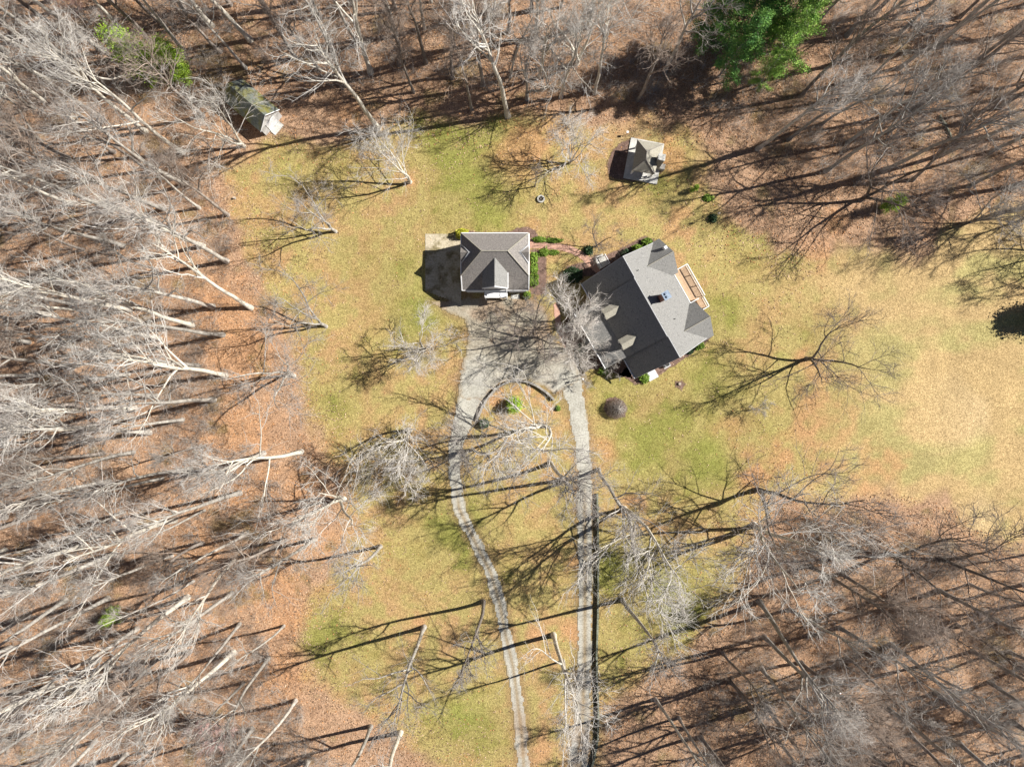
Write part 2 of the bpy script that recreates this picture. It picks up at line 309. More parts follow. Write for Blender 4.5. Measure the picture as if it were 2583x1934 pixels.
mulch('mulch_bed', [(1500, 640), (1530, 640), (1590, 612), (1625, 592), (1650, 600), (1680, 640), (1500, 700), (1440, 700), (1425, 672), (1480, 655)])
mulch('mulch_bed', [(1560, 945), (1600, 972), (1640, 962), (1700, 925), (1760, 885), (1800, 850), (1790, 820), (1600, 900)])
mulch('mulch_bed', [(1440, 780), (1420, 820), (1440, 880), (1480, 930), (1540, 940), (1600, 960), (1560, 850), (1480, 760)])
mulch('mulch_bed', [(1530, 1004), (1552, 996), (1574, 1008), (1586, 1030), (1580, 1052), (1556, 1060), (1530, 1052), (1520, 1030)])
mulch('mulch_bed', [(1700, 960), (1722, 956), (1732, 972), (1720, 986), (1702, 978)])
def path(name, P, z=.02):
    def mk(px, py): return -linedist(px, py, P)[0] + (fbm(px, py, 8, 92, 2) - .5) * 2
    xs = [p[0] for p in P]; ys = [p[1] for p in P]
    return sheet(name, (min(xs) - 20, min(ys) - 20, max(xs) + 20, max(ys) + 20), mk, lambda px, py, k: np.ones(px.shape + (3,)), M['brickpath'], z, .12)
path('brick_path', [(1334, 618, 9), (1375, 619, 9), (1410, 622, 9), (1440, 630, 10), (1465, 642, 10), (1490, 662, 11), (1505, 678, 11)])
path('brick_path', [(1404, 770, 8), (1408, 820, 9), (1425, 860, 10), (1440, 890, 9)], .024)

# ------------------------------------------------------------------ trees
class TB:
    def __init__(s): s.V = []; s.F = []; s.n = 0
    def add(s, V, F): s.V.append(V); s.F.append(F + s.n); s.n += len(V)
    def tube(s, P, r0, r1, sides=5, pw=1.0):
        P = np.asarray(P); n = len(P); T = np.gradient(P, axis=0); T /= np.linalg.norm(T, axis=1)[:, None] + 1e-9
        ref = np.array([0.31, 0.93, 0.2]); a = np.cross(T, ref); a /= np.linalg.norm(a, axis=1)[:, None] + 1e-9; b = np.cross(T, a)
        f = np.linspace(0, 1, n) ** pw; rr = (r0 if np.ndim(r0) else None)
        rad = np.asarray(r0) if np.ndim(r0) else r0 + (r1 - r0) * f
        th = np.arange(sides) * 2 * math.pi / sides
        V = P[:, None, :] + rad[:, None, None] * (np.cos(th)[None, :, None] * a[:, None, :] + np.sin(th)[None, :, None] * b[:, None, :])
        i = np.arange(n * sides).reshape(n, sides); A_ = i[:-1]; B = i[1:]; A2 = np.roll(A_, -1, 1); B2 = np.roll(B, -1, 1)
        F = np.concatenate([np.stack([A_, A2, B2], -1).reshape(-1, 3), np.stack([A_, B2, B], -1).reshape(-1, 3)]); s.add(V.reshape(-1, 3), F)
    def cones(s, P, D, r, bend=None):      # many thin tapering twigs, P start, D vector
        N = len(P); ref = R.randn(N, 3); a = np.cross(D, ref); a /= np.linalg.norm(a, axis=1)[:, None] + 1e-9; Dn = D / (np.linalg.norm(D, axis=1)[:, None] + 1e-9); b = np.cross(Dn, a)
        r = np.broadcast_to(np.asarray(r, float), (N,))[:, None]
        V = np.stack([P + a * r, P + (-.5 * a + .866 * b) * r, P + (-.5 * a - .866 * b) * r, P + D], 1)
        i = np.arange(N)[:, None] * 4; F = np.concatenate([i + [0, 1, 3], i + [1, 2, 3], i + [2, 0, 3]]); s.add(V.reshape(-1, 3), F)
    def leaves(s, C, size, up=0.3):
        N = len(C); n = R.randn(N, 3); n[:, 2] = np.abs(n[:, 2]) + up; n /= np.linalg.norm(n, axis=1)[:, None]
        a = np.cross(n, R.randn(N, 3)); a /= np.linalg.norm(a, axis=1)[:, None]; b = np.cross(n, a); z = (size * (.6 + .8 * R.rand(N)))[:, None]
        V = np.stack([C - a * z, C + b * z * .6, C + a * z, C - b * z * .6], 1); i = np.arange(N)[:, None] * 4
        s.add(V.reshape(-1, 3), np.concatenate([i + [0, 1, 2], i + [0, 2, 3]]))
    def mesh(s, name, m, smooth=False): return npmesh(name, np.concatenate(s.V), np.concatenate(s.F), m, smooth)

def nrm(v): return v / (np.linalg.norm(v) + 1e-9)
def grow(p, d, L, n, wig, up=0.0):
    P = [np.array(p, float)]; d = nrm(np.array(d, float))
    for i in range(n): d = nrm(d + R.randn(3) * wig + np.array([0, 0, up])); P.append(P[-1] + d * L / n)
    return np.array(P)
def at(P, t): x = t * (len(P) - 1); i = min(int(x), len(P) - 2); return P[i] + (P[i + 1] - P[i]) * (x - i), nrm(P[i + 1] - P[i])
def side(d, ang, phi):
    a = nrm(np.cross(d, [0.13, 0.05, 1.0]) + 1e-4); b = np.cross(d, a); return nrm(d * math.cos(ang) + (a * math.cos(phi) + b * math.sin(phi)) * math.sin(ang))

def make_tree(seed, H, bare, crown, nl, r0, wood, twig, stems=1, wig=.05, ang=(25, 60), up=.08, nb=6, ns=6, ntw=9, tl=.9, tr=.013, limb_r=.50, droop=0.0, csz=.024):
    global R
    R = np.random.RandomState(seed); trunkb = TB(); crownb = TB(); limbs = []
    trunks = []
    fork = H * bare * (.35 if stems > 1 else 1)
    if stems == 1:
        P = grow((0, 0, -.2), (R.randn() * .04, R.randn() * .04, 1), H * .93, 12, wig, .05); rad = r0 * (1 - np.linspace(0, 1, 13) ** 1.5 * .86); rad[0] *= 1.6; trunkb.tube(P, rad, 0, 8); trunks.append((P, r0))
    else:
        P = grow((0, 0, -.2), (0, 0, 1), fork, 4, wig * .6, 0); rad = r0 * np.linspace(1, .85, 5); rad[0] *= 1.4; trunkb.tube(P, rad, 0, 8)
        for i in range(stems):
            ph = 2 * math.pi * i / stems + R.rand() * .9; th = math.radians(R.uniform(10, 26))
            Q = grow(P[-1] - [0, 0, .15], (math.cos(ph) * math.sin(th), math.sin(ph) * math.sin(th), math.cos(th)), (H * .95 - fork) * R.uniform(.82, 1), 10, wig * 1.3, .05)
            trunkb.tube(Q, r0 * .62 * (1 - np.linspace(0, 1, 11) * .85), 0, 7); trunks.append((Q, r0 * .62))
    tips = []                              # (position, direction, weight) where fine twigs start
    for T, tr0 in trunks:
        n_here = max(3, int(nl / len(trunks)))
        b0 = bare if stems == 1 else .12
        for k in range(n_here):
            f = b0 + (1 - b0) * ((k + R.rand() * .8) / n_here) ** .85 * .97; f = min(f, .98); p, d = at(T, f)
            g = (f - b0) / (1 - b0); ln = crown * (1.15 - .65 * g) * R.uniform(.75, 1.2); a = math.radians(R.uniform(*ang)) * (1 - .35 * g)
            rl = max(.035, tr0 * limb_r * (1.1 - .7 * g)); L = grow(p, side(d, a, R.rand() * 6.28), ln, 7, .13, up)
            lb = TB(); lb.tube(L, rl, .02, 5, .8); limbs.append(lb)
            for j in range(nb):
                fj = .18 + .8 * (j + R.rand()) / nb; q, e = at(L, min(fj, .97)); bl = ln * .52 * (1.15 - .6 * fj) * R.uniform(.7, 1.25)
                B = grow(q, side(e, math.radians(R.uniform(25, 55)), R.rand() * 6.28), bl, 5, .17, up * .8 - droop); crownb.tube(B, max(.034, rl * .46 * (1 - .4 * fj)), .014, 3)
                for i in range(ns):
                    fi = .15 + .83 * (i + R.rand()) / ns; q2, e2 = at(B, min(fi, .97)); sl_ = max(.5, bl * .5 * R.uniform(.6, 1.2))
                    C = grow(q2, side(e2, math.radians(R.uniform(25, 55)), R.rand() * 6.28), sl_, 3, .18, up * .6 - droop); crownb.tube(C, csz, .008, 3); tips.append(C)
                tips.append(B[2:])
            tips.append(L[4:])
        tips.append(T[-3:])
    st, dr = [], []
    for C in tips:
        for i in range(ntw):
            q, e = at(C, R.uniform(.1, 1)); st.append(q); dr.append(nrm(side(e, math.radians(R.uniform(12, 50)), R.rand() * 6.28) + np.array([0, 0, up * 1.2 - droop * 2])) * tl * R.uniform(.5, 1.2))
    st = np.array(st); dr = np.array(dr); crownb.cones(st, dr, tr)
    s2 = st + dr * .5; d2 = dr * .5 + R.randn(len(s2), 3) * tl * .2; crownb.cones(s2, d2, tr * .7)
    c = R.permutation(len(limbs)); big = [limbs[i] for i in c]; groups = [TB() for _ in range(min(len(big), 8))]
    out = [g for g in big[:8]]
    for g in big[8:]:
        for V, F in zip(g.V, g.F): crownb.add(V, F)
    return dict(trunk=trunkb.mesh('trunk', wood, True), limbs=[g.mesh('limb', wood, True) for g in out], crown=crownb.mesh('crown', twig))

VAR = {}
VAR['tall'] = [make_tree(100 + i, 25 + i * .7, b, c, nl, .29, M['bark'], M['twig'], wig=.028, ang=(22, 55), up=.09, nb=5, ns=5, ntw=3, tl=1.0, tr=.0075)
               for i, (b, c, nl) in enumerate([(.56, 6.2, 11), (.50, 7.4, 12), (.62, 5.4, 10), (.46, 7.8, 12)])]
VAR['white'] = [make_tree(200 + i, 23 + i, b, c, nl, .31, M['bark_white'], M['twig_white'], wig=.05, ang=(25, 58), up=.09, nb=5, ns=5, ntw=3, tl=1.0, tr=.0085)
                for i, (b, c, nl) in enumerate([(.42, 9.0, 12), (.50, 7.8, 11), (.36, 9.4, 12)])]
VAR['spread'] = [make_tree(300 + i, 17 + i * 1.5, .28, 7.0, 17, .30, M['bark'], M['twig'], stems=s, wig=.09, ang=(30, 65), up=.04, nb=6, ns=5, ntw=4, tl=.9, tr=.0075) for i, s in enumerate([2, 3, 3])]
VAR['wide'] = [make_tree(350 + i, 16, .24, 7.6, 18, .33, M['bark_white'], M['twig_white'], stems=s, wig=.07, ang=(30, 70), up=.06, nb=7, ns=6, ntw=3, tl=.9, tr=.007, csz=.022, limb_r=.38) for i, s in enumerate([2, 3])]
VAR['dark'] = [make_tree(380 + i, 16, .22, 7.6, 18, .34, M['bark_shaded'], M['twig_shaded'], stems=s, wig=.06, ang=(35, 75), up=.05, nb=7, ns=5, ntw=3, tl=.9, tr=.007, csz=.022, limb_r=.42) for i, s in enumerate([2, 3])]  # spreading trees with their shaded look painted into bark and twigs
VAR['round'] = [make_tree(400 + i, 7.6, .16, 4.3, 19, .15, M['bark'], M['twig_soft'], stems=5, wig=.07, ang=(30, 78), up=.07, nb=6, ns=5, ntw=5, tl=.7, tr=.006, csz=.013) for i in range(2)]
VAR['pole'] = [make_tree(500 + i, 18 + i * 2, .52, 3.6, 9, .19, M['bark'] if i else M['bark_mid'], M['twig'], wig=.035, ang=(25, 55), nb=5, ns=4, ntw=3, tl=.8, tr=.007) for i in range(3)]
VAR['pink'] = [make_tree(600 + i, 10 + i * 2, .25, 3.4, 13, .13, M['bark'], M['twig_pink'], stems=2, wig=.07, ang=(25, 60), nb=6, ns=5, ntw=6, tl=.8, tr=.009) for i in range(2)]
VAR['brown'] = [make_tree(700 + i, 19 + 3 * i, .44, 6.6, 12, .28, M['bark_mid'], M['twig_brown'], wig=.04, ang=(25, 55), nb=6, ns=5, ntw=4, tl=.9, tr=.0075) for i in range(3)]
VAR['small'] = [make_tree(800 + i, 6.5, .25, 2.6, 9, .10, M['bark'], M['twig'], stems=3, wig=.12, ang=(30, 70), up=.02, nb=5, ns=4, ntw=4, tl=.6, tr=.008) for i in range(2)]
RT = random.Random(5)
TREES = []
def place_tree(kindname, px, py, label, group=None, H=None, var=None, name='bare_tree', lean=(0, 0), rz=None):
    vs_ = VAR[kindname]; i = RT.randrange(len(vs_)) if var is None else var; v = vs_[i]
    base = {'tall': 25 + i * .7, 'white': 23 + i, 'spread': 17 + i * 1.5, 'round': 7.6, 'wide': 16, 'dark': 16, 'pole': 18 + 2 * i, 'pink': 10 + 2 * i, 'brown': 19 + 3 * i, 'small': 6.5}[kindname]
    sc = (H / base) if H else RT.uniform(.86, 1.12)
    t = thing(name, label, 'tree', G(px, py), RT.uniform(0, 6.28) if rz is None else rz, group); t.scale = (sc,) * 3
    e = Vector((0, 0, 1)).rotation_difference(Vector((lean[0], lean[1], 1)).normalized()).to_matrix() @ t.rotation_euler.to_matrix(); t.rotation_euler = e.to_euler()
    ob('trunk', v['trunk'], t); ob('crown', v['crown'], t)
    for l in v['limbs']: ob('limb', l, t)
    TREES.append((px, py)); return t

H_ = [  # kind, x, y, height, lean(x,y), label
 ('brown', 1043, 233, 17, (-.05, .10), 'slim grey tree forking low behind the orange leaf patch, long trunk shadow'),
 ('white', 953, 324, 26, (-.12, .16), 'big pale spreading tree standing between the shed and the back lawn'),
 ('brown', 1190, 277, 19, (-.04, .06), 'fine twigged slender tree at the back edge of the lawn'),
 ('wide', 1034, 459, 15, (0, .05), 'gnarled whitish spreading tree in a ring of leaves on the back lawn'),
 ('tall', 905, 110, 24, (-.05, .05), 'grey tree uphill in the top woods, left of the twin slanting trunks'),
 ('tall', 998, 92, 25, (-.05, .05), 'grey tree with a leaning forked trunk near the top edge'),
 ('tall', 1228, 33, 24, (0, 0), 'dark trunked tree touching the top edge of the photo'),
 ('white', 1281, 292, 27, (-.02, .08), 'huge many limbed tree casting a wide shadow onto the back lawn'),
 ('spread', 846, 584, 17, (-.05, .10), 'branching tree with a white trunk base at the left edge of the lawn'),
 ('spread', 822, 823, 18, (-.10, .18), 'twisting dark and white tree alone left of the garage lawn'),
 ('round', 1072, 880, 10.5, (0, 0), 'rounded ashy ornamental tree left of the parking area'),
 ('dark', 1345, 850, 13, (.03, .03), 'open branched tree casting its shadow over the parking area'),
 ('round', 1440, 812, 10.5, (0, 0), 'largest rounded grey crown tree, growing between garage walk and house porch'),
 ('round', 1442, 878, 9, (0, 0), 'smaller rounded grey tree below the large one at the porch'),
 ('wide', 1362, 1072, 23, (.06, .03), 'large wide branching tree at the foot of the drive island'),
 ('wide', 1034, 1085, 17, (0, -.02), 'white limbed tree left of the drive with downward radiating boughs'),
 ('spread', 1186, 1136, 18, (.02, 0), 'fine branched tree leaning over the left drive below the island'),
 ('tall', 1388, 1168, 26, (0, -.02), 'tall tree with a long straight shadow between the two drives'),
 ('tall', 1417, 1211, 25, (0, 0), 'brown tree at the left edge of the right drive'),
 ('tall', 1510, 1184, 24, (.08, -.08), 'slanting tree just right of the right drive near its bend'),
 ('wide', 1574, 1284, 24, (.05, -.12), 'large grey tree with drooping limbs right of the low wall'),
 ('dark', 1911, 1235, 22, (.08, .05), 'dark leaning tree at the edge of the orange leaf patch'),
 ('wide', 1902, 1324, 25, (.05, -.04), 'thick trunked tree at the corner of the lower right woods'),
 ('dark', 2240, 1395, 20, (-.02, .12), 'dark tree with limbs reaching over the right field'),
 ('dark', 2370, 1410, 20, (.05, .10), 'dark bough tree leaning out to the field below the first one'),
 ('tall', 1570, 1513, 26, (.06, -.07), 'straight tree on the grass right of the long low wall'),
 ('white', 1396, 1601, 26, (0, -.06), 'twin white trunk standing between the drives'),
 ('pole', 1421, 1665, 20, (.06, -.04), 'thin crooked tree beside the lower right drive'),
 ('tall', 1653, 1763, 22, (.05, -.05), 'thin tall tree at the lower edge of the lawn below the wall'),
 ('pole', 1712, 1809, 22, (.05, -.03), 'pole thin tree in front of the lower right woods'),
 ('tall', 1928, 1606, 27, (.04, -.04), 'tall dark trunk in the lower right woods with a long shadow over the lawn'),
 ('pole', 1823, 1645, 20, (.04, -.04), 'narrow dark tree left of the tallest lower right trunk'),
 ('tall', 2116, 1583, 24, (.05, -.05), 'dark slanting trunk in the middle of the lower right woods'),
 ('pole', 2136, 1658, 20, (.05, -.05), 'thin tree just under the dark slanting trunk in the lower right woods'),
 ('tall', 2247, 1624, 25, (.05, -.03), 'long grey trunk slanting down in the right woods'),
 ('tall', 2453, 1642, 24, (.05, -.02), 'tree near the right edge with a forked dark base'),
 ('tall', 1951, 1851, 24, (.02, -.04), 'dark trunk cut by the bottom edge in the right woods'),
 ('pole', 2031, 1845, 20, (.02, -.04), 'thin trunk cut by the bottom edge next to the dark one'),
 ('tall', 1070, 1581, 27, (-.02, -.03), 'straight silvery trunk on the leafy lower lawn'),
 ('pole', 1219, 1516, 25, (0, -.03), 'dark thin straight tree left of the two track drive'),
 ('tall', 935, 1832, 24, (-.02, -.04), 'left of the pair of white trunks at the bottom edge'),
 ('white', 1010, 1847, 24, (-.02, -.04), 'right of the pair of white trunks at the bottom edge'),
 ('pole', 716, 1578, 18, (-.04, -.05), 'slim tree at the orange edge of the left woods'),
 ('tall', 604, 1573, 22, (-.03, -.06), 'upright trunk with a crooked fork in the lower left woods'),
 ('white', 473, 1506, 27, (-.05, -.01), 'long curved white trunk in the lower left woods'),
 ('tall', 636, 1837, 24, (-.02, -.04), 'pale trunk reaching the bottom edge below the pink tree'),
 ('tall', 71, 1550, 25, (0, 0), 'thick trunk at the left edge low in the woods'),
 ('tall', 349, 1740, 25, (-.03, 0), 'pale trunk lying diagonally in the lower left corner woods'),
 ('white', 589, 1645, 25, (-.03, -.05), 'white double trunk above the pink budding tree'),
 ('pole', 488, 1465, 20, (-.03, -.03), 'thin kinked tree above the long curved white trunk'),
 ('tall', 27, 1633, 24, (0, 0), 'stout trunk at the very left edge low in the photo'),
 ('white', 441, 1312, 27, (-.08, .02), 'bold white trunk with wide forks left of centre in the left woods'),
 ('tall', 621, 1345, 22, (-.04, .01), 'trunk with a stub beside a black stump in the left woods'),
 ('tall', 432, 1401, 23, (-.04, .01), 'leaning trunk below the bold white forked tree'),
 ('tall', 482, 1182, 24, (-.05, .05), 'silvery many branched trunk in the middle of the left woods'),
 ('tall', 145, 1253, 25, (-.02, .02), 'grey tree with a mass of thin branches near the left edge'),
 ('white', 340, 1031, 26, (-.06, .05), 'white curved trunk with a dark shadow beneath it'),
 ('tall', 396, 998, 22, (-.04, .04), 'tree just above the white curved trunk'),
 ('tall', 461, 1058, 22, (-.05, 0), 'short pale trunk right of the white curved trunk'),
 ('wide', 867, 1258, 20, (-.03, .02), 'white broad limbed tree at the edge of the lower left lawn'),
 ('tall', 795, 1360, 24, (-.06, -.02), 'pale straight trunk leaning toward the lower left'),
 ('tall', 959, 1378, 22, (-.05, -.03), 'pale trunk at the edge of the lawn left of the drive'),
 ('white', 760, 1139, 24, (-.10, .02), 'thick white trunk lying across a long shadow left of the lawn'),
 ('white', 633, 776, 24, (-.10, .12), 'bent white trunk on the bright orange leaves'),
 ('white', 485, 820, 24, (-.08, .06), 'twin white stems above the orange leaves'),
 ('white', 568, 947, 27, (-.12, .06), 'widest white double trunk at the edge of the orange leaves'),
 ('tall', 414, 527, 24, (-.08, .06), 'stout broken based trunk in the upper left woods'),
 ('tall', 189, 767, 25, (-.02, .02), 'pale long trunk near the left edge in the middle'),
 ('spread', 741, 948, 19, (-.10, .08), 'crooked tree with dark and pale boughs at the lawn edge'),
 ('tall', 183, 157, 27, (-.06, .05), 'tallest smooth trunk in the upper left corner'),
 ('tall', 459, 124, 23, (-.05, .05), 'trunk just above the green cedars'),
 ('white', 459, 385, 24, (-.09, .08), 'bright white forked tree left of the shed'),
 ('tall', 620, 172, 20, (-.04, .06), 'grey tree between the cedars and the shed'),
 ('white', 192, 311, 25, (-.06, .04), 'white stemmed clump tree in the upper left woods'),
 ('white', 317, 83, 20, (-.05, .03), 'pale tree below the pink haze at the top left'),
 ('wide', 615, 369, 15, (-.05, .05), 'twiggy tree standing at the lower corner of the shed'),
 ('tall', 213, 225, 22, (-.05, .04), 'thin long trunk in the upper left woods'),
 ('tall', 1989, 352, 21, (.10, .08), 'slanting grey tree in the upper right woods nearest the pavilion'),
 ('tall', 2137, 361, 24, (.10, .06), 'leaning tree with pale broken branches in the upper right woods'),
 ('tall', 2267, 86, 23, (.06, .06), 'dark multi stemmed tree near the top right'),
 ('tall', 2480, 154, 24, (.06, .05), 'dark trunk near the top right corner'),
 ('tall', 2495, 385, 24, (.04, .02), 'big dark based tree near the right edge'),
 ('dark', 2170, 505, 18, (.02, .03), 'tree over a green holly casting black shadow on the field edge'),
 ('round', 2450, 560, 12, (0, .02), 'silvery dense crown at the edge of the right field'),
 ('dark', 2035, 905, 16, (.03, .01), 'lone dark branching tree in a mulch ring on the right lawn'),
 ('small', 1899, 1033, 4.5, (0, 0), 'little pale twiggy tree below the lone lawn tree'),
 ('round', 1437, 412, 10.5, (.03, .05), 'vase shaped ashy tree on the back lawn left of the pavilion'),
 ('brown', 1350, 470, 8, (0, .05), 'reddish twigged tree beside the stone fire ring'),
 ('dark', 1502, 622, 7.5, (.05, .08), 'little dark limbed tree over the brick path'),
 ('small', 1535, 925, 4.5, (0, 0), 'twisted pale shrub tree at the porch corner'),
 ('pink', 560, 1800, 11, (0, 0), 'pink budding maple near the bottom left'),
 ('pink', 230, 60, 12, (0, 0), 'pink budding maple in the top left corner'),
 ('white', 1415, 245, 19, (.02, .02), 'silver crowned tree left of the green pines'),
 ('white', 1500, 235, 20, (.02, .02), 'second silver crowned tree next to the green pines'),
 ('white', 1360, 195, 19, (0, 0), 'third silver crowned tree, left of the first two'),
 ('wide', 1455, 160, 19, (0, 0), 'fourth silver crowned tree, nearest the top edge'),
 ('spread', 1330, 250, 18, (.02, .06), 'dense twiggy silver tree above the vase shaped tree'),
 ('small', 1330, 775, 3.0, (0, 0), 'little bare sapling in front of the garage'),
 ('small', 1465, 945, 5, (.02, .02), 'thin sapling beside the drive near the porch'),
]
for k, x, y, h, ln, lab in H_: place_tree(k, x, y, lab, None, h, None, 'bare_tree', ln)

Z = [  # woodland filler: polygon, target spacing, count, kinds, label, group
 ([(4, 4), (600, 4), (600, 200), (520, 420), (600, 560), (4, 560)], 64, 34, ['tall', 'white', 'tall', 'pole', 'brown', 'brown', 'spread'], 'upper left woods', 'bare trees of the upper left woods'),
 ([(4, 560), (580, 560), (600, 760), (540, 900), (560, 1050), (700, 1150), (4, 1150)], 64, 34, ['tall', 'white', 'tall', 'pole', 'tall', 'brown'], 'middle left woods', 'bare trees of the middle left woods'),
 ([(4, 1150), (680, 1150), (760, 1300), (640, 1500), (700, 1700), (870, 1930), (4, 1930)], 70, 36, ['tall', 'white', 'tall', 'pole', 'tall', 'brown'], 'lower left woods', 'bare trees of the lower left woods'),
 ([(600, 4), (1500, 4), (1480, 230), (1250, 230), (1100, 200), (900, 240), (720, 200), (640, 150)], 66, 26, ['brown', 'tall', 'pole', 'brown', 'white'], 'top woods', 'bare trees of the top woods'),
 ([(1640, 100), (1800, 200), (2100, 4), (2700, 4), (2900, 520), (2480, 500), (2150, 470), (1880, 400), (1800, 300), (1600, 250)], 78, 42, ['brown', 'brown', 'tall', 'pole', 'brown'], 'upper right woods', 'bare trees of the upper right woods'),
 ([(1760, 1720), (1900, 1500), (2020, 1420), (2300, 1480), (2583, 1440), (2950, 1450), (2950, 1930), (1720, 1930)], 74, 46, ['brown', 'tall', 'pole', 'brown', 'tall'], 'lower right woods', 'bare trees of the lower right woods'),
]
SHORT = [(1043, 233, 'slim low forking tree'), (953, 324, 'big pale tree beside the shed'), (1190, 277, 'slender fine twigged lawn edge tree'), (905, 110, 'tree uphill of the big pale tree'), (998, 92, 'leaning forked trunk at the top'),
 (1228, 33, 'dark trunk at the top edge'), (1281, 292, 'huge many limbed tree'), (1415, 245, 'first silver crowned tree'), (1500, 235, 'second silver crowned tree'), (1820, 150, 'green pines'), (604, 1573, 'crooked forked trunk'), (473, 1506, 'long curved white trunk'),
 (636, 1837, 'pale trunk under the pink maple'), (71, 1550, 'thick trunk at the left edge'), (349, 1740, 'pale diagonal trunk'), (589, 1645, 'white double trunk'), (488, 1465, 'thin kinked tree'), (27, 1633, 'stout trunk at the left edge'),
 (441, 1312, 'bold white forked trunk'), (621, 1345, 'trunk beside the black stump'), (432, 1401, 'leaning trunk below the bold fork'), (482, 1182, 'silvery many branched trunk'), (145, 1253, 'mass of thin branches'), (340, 1031, 'white curved trunk'),
 (461, 1058, 'short pale trunk'), (485, 820, 'twin white stems'), (568, 947, 'widest white double trunk'), (414, 527, 'stout broken based trunk'), (189, 767, 'long pale left edge trunk'), (183, 157, 'tallest smooth corner trunk'), (459, 124, 'trunk above the cedars'),
 (459, 385, 'bright white forked tree'), (620, 270, 'shed'), (192, 311, 'white stemmed clump tree'), (317, 83, 'pale tree under the pink haze'), (410, 180, 'green cedars'), (300, 1545, 'small low cedar'), (1989, 352, 'slanting grey tree near the pavilion'),
 (2137, 361, 'leaning tree with broken branches'), (2267, 86, 'dark multi stemmed tree'), (2480, 154, 'dark top right corner trunk'), (2495, 385, 'big dark based tree'), (2236, 520, 'green holly'), (1902, 1324, 'thick trunk at the woods corner'), (2240, 1395, 'tree reaching over the field'),
 (1928, 1606, 'tallest lower right trunk'), (1712, 1809, 'pole thin tree'), (2116, 1583, 'dark slanting trunk'), (2247, 1624, 'long grey slanting trunk'), (2453, 1642, 'forked dark based tree'), (1951, 1851, 'dark trunk at the bottom edge'), (560, 1800, 'pink budding maple'), (760, 1139, 'thick white lying trunk'), (230, 60, 'corner pink maple')]
USED = set()
def filler_label(look, x, y):
    for _, sx, sy, sn in sorted(((x - a) ** 2 + (y - b) ** 2, a, b, n_) for a, b, n_ in SHORT)[:6]:
        dx, dy = x - sx, y - sy; q = int(round(math.degrees(math.atan2(-dy, dx)) / 45)) % 8
        dr = ['right of', 'above right of', 'above', 'above left of', 'left of', 'below left of', 'below', 'below right of'][q]
        for adv in (('just ', 'some way ', 'farther ') if math.hypot(dx, dy) < 130 else ('some way ', 'farther ', 'well ')):
            l = f'{look} tree {adv}{dr} the {sn}'
            if l not in USED: USED.add(l); return l
    return l
for poly, spc, cnt, kinds, lab, grp in Z:
    P = np.array(poly); n = 0; tries = 0
    while n < cnt and tries < 6000:
        tries += 1; x = RT.uniform(P[:, 0].min(), P[:, 0].max()); y = RT.uniform(P[:, 1].min(), P[:, 1].max())
        if polydist(np.array([x]), np.array([y]), poly)[0] < 0: continue
        if (x - 620) ** 2 + (y - 270) ** 2 < 110 ** 2 or (x - 455) ** 2 + (y - 220) ** 2 < 90 ** 2 or (x - 1840) ** 2 + (y - 210) ** 2 < 150 ** 2: continue
        if any((x - a) ** 2 + (y - b) ** 2 < spc * spc for a, b in TREES): continue
        cx, cy = (x - 1291) / 1291, (967 - y) / 967
        kd = RT.choice(kinds); inside = 0 <= x <= 2583 and 0 <= y <= 1934
        look = {'tall': 'tall grey', 'white': 'pale wide crowned', 'pole': 'thin pole like', 'brown': 'brown twigged', 'pink': 'pink budding', 'spread': 'low forking'}[kd]
        place_tree(kd, x, y, filler_label(look, x, y) if inside else f'bare tree just outside the frame beside the {lab}', grp, None, None, 'bare_tree', (cx * .05 + RT.gauss(0, .04), cy * .05 + RT.gauss(0, .04))); n += 1
for x, y in [(2720, 620), (2760, 700), (2840, 560)]:
    place_tree('spread', x, y, 'bare tree past the right edge casting its branch shadow on the field', 'trees past the right edge', 19, None, 'bare_tree')
for x, y in [(2660, 1500), (2700, 1380)]:
    place_tree('tall', x, y, 'bare tree past the lower right edge', 'trees past the lower right edge', 22, None, 'bare_tree')

def pine(seed, H, cr, m, dens=1.0, bare=.25, sz=.10):
    global R
    R = np.random.RandomState(seed); t = TB(); P = grow((0, 0, -.2), (0, 0, 1), H, 8, .02, .05); t.tube(P, .22, .03, 7); f = TB()
    for k in range(int(46 * dens)):
        g = bare + (1 - bare) * (k + R.rand()) / (46 * dens); p, d = at(P, min(g, .99)); L = cr * (1.15 - .9 * (g - bare) / (1 - bare)) * R.uniform(.65, 1.1)
        B = grow(p, side(np.array([0, 0, 1.]), math.radians(R.uniform(65, 95)), R.rand() * 6.28), L, 5, .09, .05); t.tube(B, .05, .012, 3)
        for j in range(int(7 + L * 3)):
            q, e = at(B, R.uniform(.25, 1)); q = q + R.randn(3) * [.28, .28, .12]; c = q + R.randn(26, 3) * [.30, .30, .16]; f.leaves(c, sz, .2)
    return t.mesh('trunk', M['bark'], True), f.mesh('foliage', m)
M['needle_light'] = mat('bright_needles', (0.16, 0.34, 0.05), (0.42, 0.62, 0.12), 0.8, rough=0.6, vary=0.1)
PINE = [pine(900 + i, 20 + i, 4.8, M['needle'] if i < 2 else M['needle_light'], .95) for i in range(3)]
CEDAR = [pine(950 + i, 8 + i, 2.5, M['cedar'], .8, .06, .09) for i in range(2)]
HOLLY = [pine(970 + i, 4 + i, 1.9, M['darkleaf'], .8, .06, .10) for i in range(2)]
def ever(V, i, x, y, sc, name, label, group=None):
    t = thing(name, label, 'tree', G(x, y), RT.uniform(0, 6.28), group); t.scale = (sc,) * 3
    ob('trunk', V[i][0], t); ob('foliage', V[i][1], t); TREES.append((x, y)); return t
